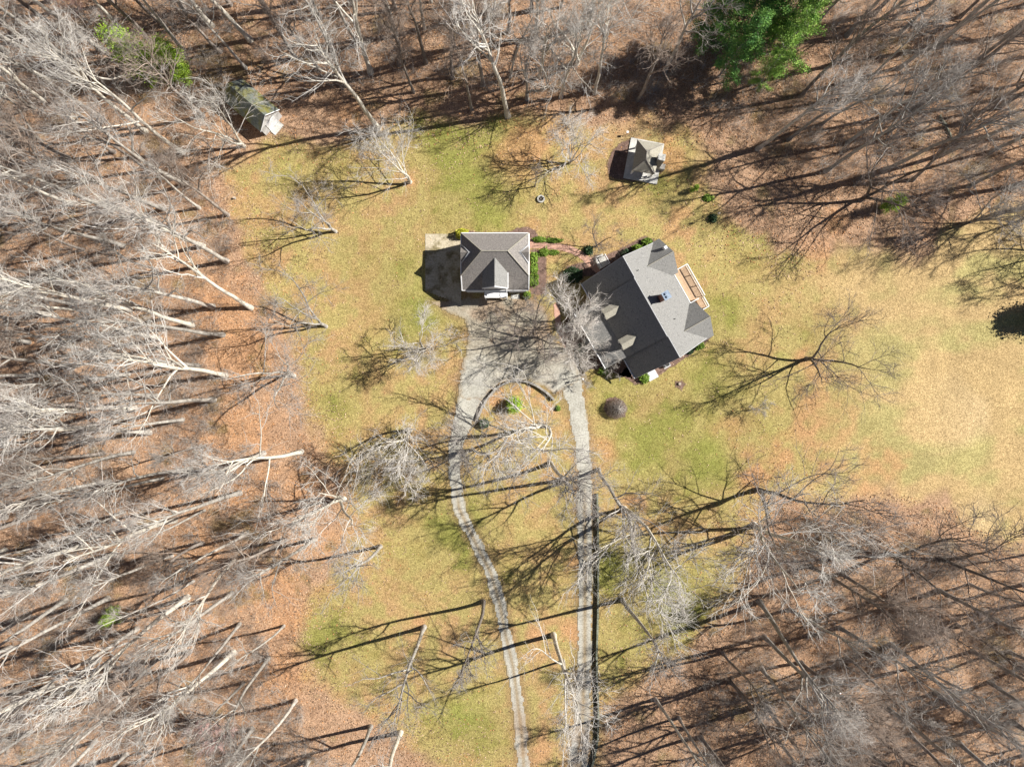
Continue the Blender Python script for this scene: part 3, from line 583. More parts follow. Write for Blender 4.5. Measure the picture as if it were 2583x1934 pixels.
for j, (x, y, s, lab) in enumerate([(1765, 125, .9, 'dark green pine at the left of the evergreen group'), (1812, 195, .85, 'dense pine in front of the evergreen group'), (1830, 115, 1.0, 'tall green pine in the middle of the evergreen group'),
                     (1935, 180, .9, 'bright yellow green pine at the right of the evergreen group'), (1895, 105, 1.0, 'pine at the top edge, right side of the group'), (1950, 105, 1.0, 'pine at the top edge, left side of the group'), (1905, 225, .5, 'small young pine just below the evergreen group')]):
    ever(PINE, 2 if x > 1925 or j == 6 else j % 2, x, y, s, 'pine_tree', lab, 'evergreens at the top of the photo')
ever(CEDAR, 0, 380, 175, 1.35, 'cedar_tree', 'larger bright green cedar in the upper left woods'); ever(CEDAR, 1, 470, 180, 1.0, 'cedar_tree', 'smaller bright green cedar beside the larger one')
ever(CEDAR, 0, 300, 1545, .55, 'cedar_tree', 'small green cedar low in the left woods'); ever(CEDAR, 0, 2236, 522, .62, 'holly_tree', 'green holly under the bare tree at the field edge')
ever(CEDAR, 1, 1750, 480, .25, 'cedar_tree', 'tiny green conifer at the back lawn corner')
t = ever(HOLLY, 1, 2640, 782, 1.65, 'magnolia_tree', 'dark evergreen past the right edge throwing a black shadow on the field'); t.scale = (1.9, 1.6, 1.4)

# ------------------------------------------------------------------ shrubs and hedges
def bush(seed, rx, ry, h, m, n=900, sz=.09, boxy=False):
    global R
    R = np.random.RandomState(seed); b = TB(); P = R.randn(n, 3); P /= np.linalg.norm(P, axis=1)[:, None]
    if boxy: P = np.sign(P) * np.abs(P) ** .45; P /= np.maximum(1, np.abs(P).max(1))[:, None]
    P *= (1 - .22 * R.rand(n) ** 2)[:, None]; P[:, 2] = np.abs(P[:, 2]); lump = 1 + .10 * np.sin(P[:, :1] * 7 + seed) * np.cos(P[:, 1:2] * 6)
    b.leaves(P * [rx, ry, h] * lump, sz, .5); Q = R.randn(n // 2, 3) * .38; Q[:, 2] = np.abs(Q[:, 2]); b.leaves(Q * [rx, ry, h], sz * 1.6, .8)
    return b.mesh('foliage', m)
def shrub(x, y, rx, ry, h, m, label, name='shrub', boxy=False, rz=0, cat='shrub', group=None, n=900, sz=.09):
    t = thing(name, label, cat, G(x, y), rz, group); ob('foliage', bush(int(x + y), rx, ry, h, M[m], n, sz, boxy), t)
    s = PB()
    for i in range(5): s.bar((0, 0, 0), (rx * .5 * math.cos(i * 1.26), ry * .5 * math.sin(i * 1.26), h * .6), .03, 4)
    s.build('stem', M['bark'], t); return t
shrub(1166, 592, 1.0, .8, 1.8, 'yellowleaf', 'golden yellow shrub at the garage corner')
shrub(1347, 651, .55, .75, 1.1, 'box', 'clipped box hedge block nearest the brick path', 'clipped_hedge', True, group='hedge blocks beside the garage')
shrub(1347, 678, .55, .75, 1.1, 'box', 'clipped box hedge block in the middle beside the garage', 'clipped_hedge', True, group='hedge blocks beside the garage')
shrub(1347, 707, .65, .9, 1.2, 'box', 'clipped box hedge block farthest from the brick path', 'clipped_hedge', True, group='hedge blocks beside the garage')
shrub(1329, 745, .55, .55, 1.0, 'box', 'round box shrub at the front right garage corner')
shrub(1360, 605, .9, .45, .7, 'box', 'low green hedge along the top of the brick path', 'clipped_hedge')
shrub(1395, 607, 1.4, .35, .5, 'box', 'narrow ground hugging hedge above the brick path', 'clipped_hedge')
shrub(1372, 637, .7, .6, .7, 'box', 'green shrub just below the brick path')
shrub(1395, 637, .9, .35, .35, 'box', 'small green ground cover clump under the brick path')
shrub(1484, 632, .7, .7, .8, 'darkleaf', 'dark green shrub beside the bend of the brick path')
for x, y, l in [(1632, 612, 'green shrub at the far corner of the house'), (1607, 628, 'second green shrub along the back wall of the house'), (1578, 640, 'dark low shrub along the back wall of the house')]:
    shrub(x, y, .8, .65, 1.0, 'box' if y < 635 else 'darkleaf', l)
shrub(1445, 695, 1.5, 1.2, 1.6, 'darkleaf', 'large dark evergreen shrub at the left house corner', n=1500)
shrub(1465, 880, 1.0, .9, 1.3, 'darkleaf', 'dark shrub in front of the porch')
shrub(1522, 935, .7, .6, .9, 'box', 'green shrub under the porch end')
shrub(1625, 953, .75, .75, 1.1, 'box', 'round green shrub beside the white cellar hatch')
shrub(1704, 898, .5, .4, .6, 'darkleaf', 'small green shrub near the air conditioner')
shrub(1762, 872, .8, .55, .9, 'box', 'green shrub along the lower right wall'); shrub(1738, 885, .6, .5, .7, 'darkleaf', 'dark leafless looking shrub along the lower right wall')
shrub(1780, 830, .5, 1.2, .5, 'box', 'low green planting along the right wall of the house')
shrub(1222, 1068, .75, .7, 1.2, 'darkleaf', 'dark green shrub at the left end of the curved wall')
shrub(1407, 1030, .35, .35, .5, 'box', 'tiny green shrub inside the island wall')
shrub(1797, 551, .62, .62, .7, 'darkleaf', 'dark round shrub with a feeder pole on the right lawn')
shrub(1785, 500, .8, .5, .4, 'box', 'low green clump near the lawn corner')
t = thing('conifer', 'small bright conifer in the middle of the drive island', 'shrub', G(1298, 1022)); c_ = pine(991, 2.6, .75, M['cedar'], .5, .05, .09); ob('trunk', c_[0], t, scale=(.25, .25, 1)); ob('foliage', c_[1], t)

# fallen leaves: nobody could count them
def leaf_litter(name, n, m, seed, lawnish, sz):
    global R
    R = np.random.RandomState(seed); X = R.uniform(-60, 2700, n * 2); Y = R.uniform(-60, 2000, n * 2); d = polydist(X, Y, LAWN); p = np.where(d > 0, np.exp(-d / 60) * .8 + lawnish, 1)
    p = p * sm(fbm(X, Y, 40, seed), .3, .62) * 1.6 * (1 - (d > 0) * sm(X, 1950, 2150)); bad = (polydist(X, Y, PARK) > -6) | (linedist(X, Y, ROADL)[0] < 4) | (linedist(X, Y, ROADR)[0] < 4); k = (R.rand(n * 2) < p) & ~bad; X = X[k]; Y = Y[k]
    b = TB(); b.leaves(np.stack([(X - 1291.5) * S, (967 - Y) * S, np.full(len(X), .04)], 1), sz, 2.0); kind(ob(name, b.mesh(name, M[m])), 'stuff')
M['leaf_tan'] = mat('dry_tan_leaves', (0.42, 0.28, 0.17), (0.62, 0.44, 0.29), .9, rough=.9); M['leaf_brown'] = mat('dark_brown_leaves', (0.12, 0.075, 0.045), (0.26, 0.16, 0.10), .9, rough=.9)
M['leaf_rust'] = mat('rust_leaves', (0.40, 0.18, 0.07), (0.58, 0.30, 0.13), .9, rough=.9)
leaf_litter('fallen_leaves', 60000, 'leaf_tan', 51, .08, .10); leaf_litter('fallen_leaves', 50000, 'leaf_brown', 52, .02, .11); leaf_litter('fallen_leaves', 18000, 'leaf_rust', 53, .02, .12)

R = np.random.RandomState(88); b = TB(); n_ = 700; ph = R.rand(n_) * 6.28; rr_ = R.rand(n_) ** .6 * 1.35; P0 = np.stack([np.cos(ph) * rr_, np.sin(ph) * rr_, 2.0 - rr_ ** 2 * .55 + R.randn(n_) * .08], 1)
D0_ = np.stack([np.cos(ph) * .5, np.sin(ph) * .5, -.15 - rr_ * .75], 1) + R.randn(n_, 3) * .18; b.cones(P0, D0_, .011)
ws = thing('weeping_shrub', 'domed silvery weeping shrub with a black shadow right of the drive', 'shrub', G(1554, 1030)); ob('crown', b.mesh('crown', M['twig_soft']), ws); b = TB()
for i in range(7): b.tube(grow((0, 0, -.1), (math.cos(i * .9) * .45, math.sin(i * .9) * .45, 1), 2.0, 5, .1), .06, .02, 5)
ob('stem', b.mesh('stem', M['bark']), ws); kk = TB(); Q = R.randn(900, 3) * [.55, .55, .3] + [0, 0, 1.1]; kk.cones(Q, R.randn(900, 3) * .35, .016); ob('inner_twigs', kk.mesh('inner_twigs', M['twig_shaded']), ws)

# understory brush: nobody could count it
def brush(zone, n, m, seed, name, h=1.6, tw=9, r=.014):
    global R
    R = np.random.RandomState(seed); P = np.array(zone); b = TB(); C = []
    while len(C) < n:
        X = np.stack([R.uniform(P[:, 0].min(), P[:, 0].max(), 500), R.uniform(P[:, 1].min(), P[:, 1].max(), 500)], 1)
        k = (polydist(X[:, 0], X[:, 1], zone) > 0) & (fbm(X[:, 0], X[:, 1], 120, seed) > .47); C += list(X[k])
    C = np.array(C[:n]); B = np.stack([(C[:, 0] - 1291.5) * S, (967 - C[:, 1]) * S, np.zeros(n)], 1); B = np.repeat(B, tw, 0)
    D = R.randn(len(B), 3) * [.55, .55, .3]; D[:, 2] = np.abs(D[:, 2]) + .7; D *= h * R.uniform(.4, 1.2, (len(B), 1)); b.cones(B + R.randn(len(B), 3) * [.15, .15, 0], D, r)
    s2 = np.concatenate([B + D * f for f in (.4, .65)]); d2 = np.concatenate([D, D]) * .35 + R.randn(len(s2), 3) * h * .22; b.cones(s2, d2, r * .7)
    kind(ob(name, b.mesh(name, m)), 'stuff')
LW = [(0, 0), (600, 0), (520, 420), (600, 560), (560, 760), (540, 950), (700, 1150), (720, 1300), (640, 1500), (700, 1700), (880, 1934), (0, 1934)]
brush(LW, 2300, M['twig_brown'], 31, 'undergrowth'); brush(LW, 1500, M['twig'], 32, 'undergrowth', 2.4, 8, .018)
TWd = [(600, 0), (1800, 0), (2583, 0), (2583, 480), (2150, 470), (1880, 400), (1800, 300), (1480, 240), (1250, 230), (1100, 200), (900, 240), (640, 150)]
brush(TWd, 1500, M['twig_brown'], 33, 'undergrowth'); brush(TWd, 700, M['twig'], 34, 'undergrowth', 2.4, 8, .018)
RW = [(1760, 1720), (1900, 1480), (1960, 1300), (2300, 1330), (2583, 1440), (2583, 1934), (1700, 1934)]
brush(RW, 1500, M['twig_brown'], 35, 'undergrowth'); brush(RW, 600, M['twig'], 36, 'undergrowth', 2.2, 8, .016)

# fallen logs and stumps
def log(x0, y0, x1, y1, r, label, m='log'):
    a = Vector(G(x0, y0)); b = Vector(G(x1, y1)); c = b - a; t = TB(); global R
    R = np.random.RandomState(int(x0)); P = np.array([a * 0 + c * f for f in np.linspace(0, 1, 7)], float) + np.array([0, 0, r * .8]) + R.randn(7, 3) * [.06, .06, .02]
    t.tube(P, r, r * .6, 8); tag(ob('fallen_log', t.mesh('fallen_log', M[m], True), None, tuple(a)), label, 'log', 'fallen logs on the forest floor'); return
log(2371, 293, 2403, 358, .22, 'dark fallen log lying crosswise in the upper right woods', 'mossstone')
log(450, 1785, 490, 1825, .16, 'orange brown fallen log beside the pink maple')
log(262, 1674, 308, 1687, .12, 'short pale curved fallen log in the lower left woods')
log(2385, 285, 2425, 268, .10, 'thin pale fallen stick above the dark crosswise log')
log(655, 1815, 690, 1822, .12, 'pale curved fallen branch on the orange leaves near the bottom')
log(2330, 1795, 2370, 1780, .12, 'pale fallen log in the lower right woods'); log(85, 1745, 112, 1732, .14, 'broken pale log end near the left edge')
log(395, 1640, 418, 1628, .2, 'broken log stub in the lower left woods')
def stump(x, y, r, h, label):
    t = thing('tree_stump', label, 'stump', G(x, y)); b = TB(); b.tube(np.array([[0, 0, -.1], [0, 0, h * .3], [0, 0, h]]), np.array([r * 1.3, r * 1.05, r]), 0, 10); ob('bark', b.mesh('bark', M['bark'], True), t)
    PB().bar((0, 0, h - .03), (0, 0, h + .005), r * .97, 10).build('cut_face', M['log'], t)
stump(535, 1863, .3, .4, 'cut stump near the bottom edge below the pink maple'); stump(625, 1340, .2, .9, 'dark broken stump in the left woods'); stump(1714, 968, .22, .3, 'small stump in a patch of bare earth below the house')
stump(592, 500, .18, .4, 'lone stump on orange ground at the left wood edge')

# ------------------------------------------------------------------ low stone walls
def stone_wall(label, pts, w, h, sl_, mt, capm, name='stone_wall'):
    t = thing(name, label, 'wall', G(*pts[0])); o = Vector(G(*pts[0])); P = [Vector(G(*p)) - o for p in pts]
    seg = [(P[i], P[i + 1]) for i in range(len(P) - 1)]; core = PB()
    for a, b in seg:
        d = b - a; core.box(((a + b) / 2 + Vector((0, 0, h * .42)))[:], (d.length + w * .3, w * .8, h * .84), math.atan2(d.y, d.x))
    core.build('wall_core', mt, t); tot = sum((b - a).length for a, b in seg); n = max(1, int(tot / sl_)); base = PB().box((0, 0, 0), (1, 1, 1)).mesh('cap_stone', capm)
    rr = random.Random(3)
    for i in range(n):
        s = (i + .5) * tot / n
        for a, b in seg:
            L = (b - a).length
            if s <= L: p = a + (b - a) * (s / L); d = b - a; break
            s -= L
        c = ob('cap_stone', base, t, (p.x + rr.uniform(-.02, .02), p.y + rr.uniform(-.02, .02), h * .84 + .06 + rr.uniform(-.015, .015)), math.atan2(d.y, d.x) + rr.uniform(-.03, .03)); c.scale = (tot / n * .95, w * rr.uniform(.92, 1.1), .12)
ARC = [(1204, 1060), (1211, 1040), (1221, 1020), (1232, 1002), (1246, 986), (1258, 976), (1272, 968), (1286, 962), (1302, 959.5), (1318, 960), (1334, 964), (1348, 970), (1362, 978), (1378, 989), (1388, 998), (1397, 1008)]
stone_wall('low curved fieldstone wall round the top of the drive island', ARC, .32, .55, .55, M['stone'], M['stone'])
stone_wall('long straight low mossy wall along the right drive', [(1506, 1244), (1507, 1300), (1508, 1400), (1508, 1500), (1506, 1600), (1504, 1650), (1506, 1720), (1509, 1800), (1507, 1860), (1498, 1910), (1484, 1960)], .26, .5, .8, M['mossstone'], M['mossstone'])

# ------------------------------------------------------------------ garage
gc = G(1251, 675); g = thing('garage', 'detached hip roofed garage with a white fronted gable and balcony', 'garage', gc)
def gl(x, y, h): p = G(x, y, h); return (p[0] - gc[0], p[1] - gc[1], h)
def rect(x0, x1, y0, y1): a = gl(x0, y1, 0); b = gl(x1, y0, 0); return a[0], b[0], a[1], b[1]
w0, w1, n0, n1 = rect(1175, 1327, 613, 736.5)
PB().prism([(n1, 0), (n1, 5.35), (gl(0, 708, 0)[1], 5.35), (n0, 3.65), (n0, 0)], w0, w1).build('wall', M['siding'], g)
XW, XE, YN, YH, YR, YS = 1170.2, 1331.6, 609.2, 710.2, 661.7, 740.9; RW_, RE = 1221.1, 1281.4
roofp = ob('roof', PB().slab([gl(RW_, YR, 8.6), gl(RE, YR, 8.6), gl(XE, YN, 5.6), gl(XW, YN, 5.6)], .16).slab([gl(RW_, YR, 8.6), gl(XW, YN, 5.6), gl(XW, YH, 5.6)], .16).slab([gl(RE, YR, 8.6), gl(XE, YH, 5.6), gl(XE, YN, 5.6)], .16)
           .slab([gl(RE, YR, 8.6), gl(RW_, YR, 8.6), gl(XW, YH, 5.6), gl(XW, YS, 3.8), gl(XE, YS, 3.8), gl(XE, YH, 5.6)], .16).mesh('roof', M['shingle_brown']), g)
cap = PB(); hz = .05
for a, b in [((RW_, YR, 8.6 + hz), (RE, YR, 8.6 + hz)), ((RW_, YR, 8.6 + hz), (XW, YN, 5.6 + hz)), ((RE, YR, 8.6 + hz), (XE, YN, 5.6 + hz)), ((RW_, YR, 8.6 + hz), (XW, YH, 5.6 + hz)), ((RE, YR, 8.6 + hz), (XE, YH, 5.6 + hz))]: cap.bar(gl(*a), gl(*b), .07, 5)
cap.build('ridge_cap', M['shingle_tan'], roofp)
gut = PB()
for a, b in [((XW, YN, 5.55), (XE, YN, 5.55)), ((XW, YN, 5.55), (XW, YH, 5.55)), ((XE, YN, 5.55), (XE, YH, 5.55)), ((XW, YS, 3.72), (XE, YS, 3.72)), ((XW, YH, 5.55), (XW, YS, 3.75)), ((XE, YH, 5.55), (XE, YS, 3.75))]:
    gut.bar(gl(*a), gl(*b), .10, 6)
gut.build('gutter', M['white'], g)
def gdorm(side_):                                        # small wall dormers on the two hip ends
    xe = XW if side_ < 0 else XE; xa = xe - side_ * 23.5; yc = 659.5; hw = 17.5; d = ob('dormer', None, g)
    for s_ in (-1, 1): PB().slab([gl(xa, yc, 7.05), gl(xe, yc, 7.05), gl(xe, yc + s_ * hw, 5.72), gl(xe - side_ * 1, yc + s_ * hw, 5.76)], .1).build('roof', M['shingle_brown'], d)
    f = PB()
    for s_ in (-1, 1): a = Vector(gl(xa - side_ * 1.5, yc, 7.16)); b = Vector(gl(xe - side_ * 1, yc + s_ * hw * 1.08, 5.8)); f.slab([a, b, b + Vector((0, -s_ * .30, .06)), a + Vector((side_ * .36, 0, .03))], .05)
    f.build('valley_flashing', M['flash'], d)
    PB().poly([gl(xe - side_ * 3, yc - hw * .8, 5.3), gl(xe - side_ * 3, yc + hw * .8, 5.3), gl(xe - side_ * 3, yc, 6.8)]); 
    q = PB(); q.slab([gl(xe - side_ * 4, yc - hw * .85, 5.7), gl(xe - side_ * 4, yc + hw * .85, 5.7), gl(xe - side_ * 1.5, yc + hw * .85, 5.7), gl(xe - side_ * 1.5, yc - hw * .85, 5.7)], .6); q.build('wall', M['white'], d)
gdorm(-1); gdorm(1)
bay = ob('gable_bay', None, g); XC = 1251.1
PB().slab([gl(XC, 672, 7.85), gl(XC, 741, 7.85), gl(XC - 30, 741, 6.0), gl(XC - 30, 702, 6.0)], .14).slab([gl(XC, 672, 7.85), gl(XC + 30, 702, 6.0), gl(XC + 30, 741, 6.0), gl(XC, 741, 7.85)], .14).build('roof', M['shingle'], bay)
PB().prism([(gl(XC - 27, 0, 0)[0], 3.0), (gl(XC + 27, 0, 0)[0], 3.0), (gl(XC + 27, 0, 0)[0], 6.0), (XC and gl(XC, 0, 0)[0], 7.6), (gl(XC - 27, 0, 0)[0], 6.0)], gl(0, 705, 0)[1], gl(0, 738, 0)[1], 'y').build('wall', M['white'], bay)
tr_ = PB(); tr_.bar(gl(XC, 741.5, 7.8), gl(XC - 30, 741.5, 5.95), .08, 5).bar(gl(XC, 741.5, 7.8), gl(XC + 30, 741.5, 5.95), .08, 5).bar(gl(XC + 30.5, 704, 5.95), gl(XC + 30.5, 741.5, 5.95), .07, 5).build('bargeboard', M['white'], bay)
PB().box((gl(XC, 736, 0)[0], gl(0, 736, 0)[1], 4.25), (.95, .08, 2.1)).build('door', M['glass'], bay)
bal = ob('balcony', None, g); bx0, bx1, by0, by1 = rect(1224, 1280.5, 735.8, 757.5)
PB().bx(bx0, bx1, by0, by1, 2.85, 3.02).build('floor', M['white'], bal)
for px_ in (bx0 + .12, bx1 - .12): PB().bar((px_, by0 + .12, 0), (px_, by0 + .12, 4.0), .085, 6).build('post', M['white'], bal)
PB().bar((bx0 + .1, by0 + .1, 3.95), (bx1 - .1, by0 + .1, 3.95), .035, 5).bar((bx0 + .1, by0 + .1, 3.95), (bx0 + .1, by1, 3.95), .035, 5).bar((bx1 - .1, by0 + .1, 3.95), (bx1 - .1, by1, 3.95), .035, 5).build('rail', M['white'], bal)
for cx_ in (1200, 1251, 1304):
    d = PB().box((gl(cx_, 0, 0)[0], n0 - .03, 1.1), (2.5, .08, 2.2)).build('garage_door', M['white'], g)
    for k in range(4): PB().box((gl(cx_, 0, 0)[0], n0 - .085, .3 + k * .52), (2.3, .03, .42)).build('panel', M['white'], d)
for sx, xx in ((-1, w0 - .03), (1, w1 + .03)):
    for yy in (630, 690): f_ = PB().box((xx, gl(0, yy, 0)[1], 1.6), (.06, 1.0, 1.3)).build('window', M['white'], g); PB().box((xx + sx * .035, gl(0, yy, 0)[1], 1.6), (.02, .8, 1.1)).build('pane', M['glass'], f_)
tag(PB().box((0, 0, .006), (1.3, .7, .012)).build('paving_slab', M['concrete']), 'small grey slab in front of the garage right corner', 'slab').location = G(1300, 748, .02)

# ------------------------------------------------------------------ main house  (local x along the ridge, local y towards the back lawn)
HO = (15.303, 17.316, 0); h = thing('house', 'large grey shingled house with a porch, dormers and a rear deck', 'house', HO, math.atan2(-.870569, .492046))
E0, E1 = -.12, 15.75; RH = 9.2
PB().prism([(-5.35, 0), (6.25, 0), (6.25, 3.35), (0, 8.95), (-5.35, 3.05)], .3, 15.35).build('wall', M['siding'], h)
r = PB().slab([(E0, 0, RH), (E1, 0, RH), (E1, 6.6, 3.3), (E0, 6.6, 3.3)], .16)
for a, b in ((E0, 3.22), (12.38, E1)): r.slab([(b, 0, RH), (a, 0, RH), (a, -5.75, 2.85), (b, -5.75, 2.85)], .16)
r.slab([(12.4, -.13, 9.32), (3.2, -.13, 9.32), (3.2, -5.38, 4.2), (12.4, -5.38, 4.2)], .28).slab([(12.4, -5.38, 4.2), (3.2, -5.38, 4.2), (3.2, -8.8, 2.95), (12.4, -8.8, 2.95)], .16)
r.slab([(3.2, -.13, 9.32), (12.4, -.13, 9.32), (12.4, 1.2, 8.16), (3.2, 1.2, 8.16)], .12)
roof = r.build('roof', M['shingle'], h)
c = PB().bar((E0, 0, RH + .04), (3.2, 0, RH + .04), .08, 5).bar((3.15, -.13, 9.37), (12.45, -.13, 9.37), .08, 5).bar((12.4, 0, RH + .04), (E1, 0, RH + .04), .08, 5).build('ridge_cap', M['flash'], roof)
for i, cs in enumerate((2.55, 13.1)):
    wg = ob('gable_wing', None, h)
    PB().prism([(cs - 2.5, 0), (cs + 2.5, 0), (cs + 2.5, 3.6), (cs, 6.3), (cs - 2.5, 3.6)], 5.8, 6.95, 'y').build('wall', M['siding'], wg)
    PB().slab([(cs, 2.6, 6.55), (cs, 7.25, 6.55), (cs - 2.85, 7.25, 3.55), (cs - 2.85, 5.2, 3.55)], .15).slab([(cs, 2.6, 6.55), (cs + 2.85, 5.2, 3.55), (cs + 2.85, 7.25, 3.55), (cs, 7.25, 6.55)], .15).build('roof', M['shingle'], wg)
    PB().bar((cs, 3.0, 6.6), (cs, 7.25, 6.6), .06, 5).build('ridge_cap', M['shingle_tan'], wg)
    f_ = PB().box((cs, 6.98, 1.8), (1.6, .08, 1.5)).build('window', M['white'], wg); PB().box((cs, 7.03, 1.8), (1.3, .03, 1.2)).build('pane', M['glass'], f_)
for cs in (5.45, 10.4):
    d = ob('dormer', None, h)
    PB().slab([(cs, -3.0, 6.5), (cs, -5.65, 6.5), (cs - .82, -5.65, 5.72), (cs - .82, -3.6, 5.72)], .1).slab([(cs, -3.0, 6.5), (cs + .82, -3.6, 5.72), (cs + .82, -5.65, 5.72), (cs, -5.65, 6.5)], .1).build('roof', M['shingle_tan'], d)
    PB().prism([(cs - .68, 3.6), (cs + .68, 3.6), (cs + .68, 5.75), (cs, 6.38), (cs - .68, 5.75)], -5.5, -3.2, 'y').build('wall', M['siding'], d)
    f_ = PB().box((cs, -5.52, 5.0), (.8, .06, 1.1)).build('window', M['white'], d); PB().box((cs, -5.56, 5.0), (.62, .03, .9)).build('pane', M['glass'], f_)
for a, b in (((E0, -5.8, 2.85), (2.95, -5.8, 2.85)), ((3.2, -8.85, 2.9), (12.4, -8.85, 2.9)), ((12.62, -5.8, 2.85), (E1, -5.8, 2.85)), ((5.4, 6.68, 3.25), (10.25, 6.68, 3.25))): PB().bar(a, b, .09, 6).build('gutter', M['white'], h)
PB().bar((E0 - .03, 0, RH - .08), (E0 - .03, -5.75, 2.8), .06, 5).bar((E1 + .03, 0, RH - .08), (E1 + .03, -5.75, 2.8), .05, 5).bar((E1 + .03, 0, RH - .08), (E1 + .03, 6.6, 3.22), .07, 5).bar((E0 - .03, 0, RH - .08), (E0 - .03, 6.6, 3.22), .07, 5).build('bargeboard', M['flash'], h)
ch = PB().box((7.45, 2.25, 8.6), (.95, .85, 3.6)).build('chimney', M['brickred'], roof); PB().box((7.45, 2.25, 10.46), (1.15, 1.05, .14)).build('cap', M['bluestone'], h)
PB().box((7.25, 2.25, 10.62), (.28, .28, .2)).box((7.68, 2.25, 10.62), (.28, .28, .2)).build('chimney_pot', M['bluestone'], h)
def HL(px, py, hh): p = A(px, py, hh); x = p[0] - HO[0]; y = p[1] - HO[1]; return (x * .492046 - y * .870569, x * .870569 + y * .492046, hh)
q = HL(1679, 624, 6.2); PB().box((q[0], q[1], 5.2), (.42, .42, 2.2)).build('chimney', M['white'], h)
for px_, py_ in ((1608, 683), (1706.5, 802.5)): q = HL(px_, py_, 8); zz = RH - q[1] * .917; PB().bar((q[0], q[1], zz - .1), (q[0], q[1], zz + .45), .06, 6).build('vent_pipe', M['dark'], h)
# porch
pr = ob('porch', None, h); PB().bx(3.35, 12.25, -8.55, -5.35, 0, .45).build('floor', M['concrete'], pr)
for k in range(5): x = 3.6 + k * 2.1; PB().bar((x, -8.4, .45), (x, -8.4, 2.85), .13, 8).build('column', M['white'], pr)
PB().bx(7.1, 8.6, -9.3, -8.56, 0, .22).build('step', M['concrete'], pr)
d = PB().bx(7.35, 8.35, -5.45, -5.34, .45, 2.6).build('door', M['brickred'], h); PB().bar((8.2, -5.52, 1.5), (8.2, -5.46, 1.5), .04, 6).build('handle', M['metal'], d)
for x in (4.4, 6.1, 9.6, 11.3, 1.6, 14.0): f_ = PB().bx(x - .5, x + .5, -5.42, -5.33, 1.0, 2.5).build('window', M['white'], h); PB().bx(x - .4, x + .4, -5.45, -5.41, 1.1, 2.4).build('pane', M['glass'], f_)
for y in (-3.6, -1.2, 2.4, 4.6):
    for xx, s_ in ((.27, -1), (15.38, 1)): f_ = PB().box((xx, y, 1.8), (.08, .9, 1.5)).build('window', M['white'], h); PB().box((xx + s_ * .05, y, 1.8), (.03, .72, 1.3)).build('pane', M['glass'], f_)
# side stoop with white rails
st_ = ob('stoop', None, h); q = HL(1519, 661, .8); PB().box((q[0], q[1], .4), (1.5, 1.5, .8)).build('floor', M['concrete'], st_)
PB().box((q[0] - .95, q[1] + .1, .2), (.4, 1.3, .4)).build('step', M['concrete'], st_)
for s_ in (-.72, .72):
    rl = PB().bar((q[0] - .7, q[1] + s_, .8), (q[0] - .7, q[1] + s_, 1.9), .07, 6).bar((q[0] + .7, q[1] + s_, .8), (q[0] + .7, q[1] + s_, 1.9), .07, 6).bar((q[0] - .7, q[1] + s_, 1.8), (q[0] + .7, q[1] + s_, 1.8), .06, 5)
    for k in range(7): rl.bar((q[0] - .6 + k * .2, q[1] + s_, .85), (q[0] - .6 + k * .2, q[1] + s_, 1.8), .02, 4)
    rl.build('railing', M['white'], st_)
# deck with rails, and the stair landing
dk = ob('deck', None, h); D0, D1, T0, T1, ZD = 4.85, 10.25, 6.35, 9.35, 1.75
bm_ = PB(); nbd = 36
brd = PB().bx(-.066, .066, T0, T1, -.04, 0).mesh('deck_board', M['wood'])
for k in range(int((D1 - D0) / .15)): ob('deck_board', brd, dk, (D0 + .075 + k * .15, 0, ZD))
PB().bx(D0, D1, T0, T1, ZD - .3, ZD - .05).build('frame', M['wood'], dk)
def railing(a, b, z, par, n):
    a = Vector((*a, z)); b = Vector((*b, z)); u_ = (b - a); k = PB()
    for i in range(n + 1): p = a + u_ * i / n; PB().bar(p, p + Vector((0, 0, 1.05)), .07, 4).build('railing_post', M['white'], par)
    k.bar(a + Vector((0, 0, 1.0)), b + Vector((0, 0, 1.0)), .075, 4).bar(a + Vector((0, 0, .12)), b + Vector((0, 0, .12)), .04, 4)
    m_ = int(u_.length / .105)
    for i in range(m_): p = a + u_ * (i + .5) / m_; k.bar(p + Vector((0, 0, .12)), p + Vector((0, 0, 1)), .024, 3)
    k.build('railing', M['white'], par)
railing((D0 + .08, T1 - .08), (D1 - .08, T1 - .08), ZD, dk, 3); railing((D0 + .08, 7.3), (D0 + .08, T1 - .08), ZD, dk, 1); railing((D1 - .08, 6.7), (D1 - .08, 8.2), ZD, dk, 1)
for x in (D0 + .3, 7.5, D1 - .3): PB().bar((x, T1 - .3, 0), (x, T1 - .3, ZD - .3), .09, 4).build('deck_post', M['wood'], dk)
ld = ob('stair_landing', None, h); PB().bx(10.3, 12.0, 8.1, 9.35, .82, .95).build('landing_floor', M['wood'], ld); railing((10.35, 9.28), (11.95, 9.28), .95, ld, 1); railing((11.95, 8.15), (11.95, 9.28), .95, ld, 1)
for k in range(4): PB().bx(10.28 + k * .0, 10.34, 8.2, 9.2, 1.0 + k * .15, 1.04 + k * .15).build('stair_tread', M['wood'], ld)
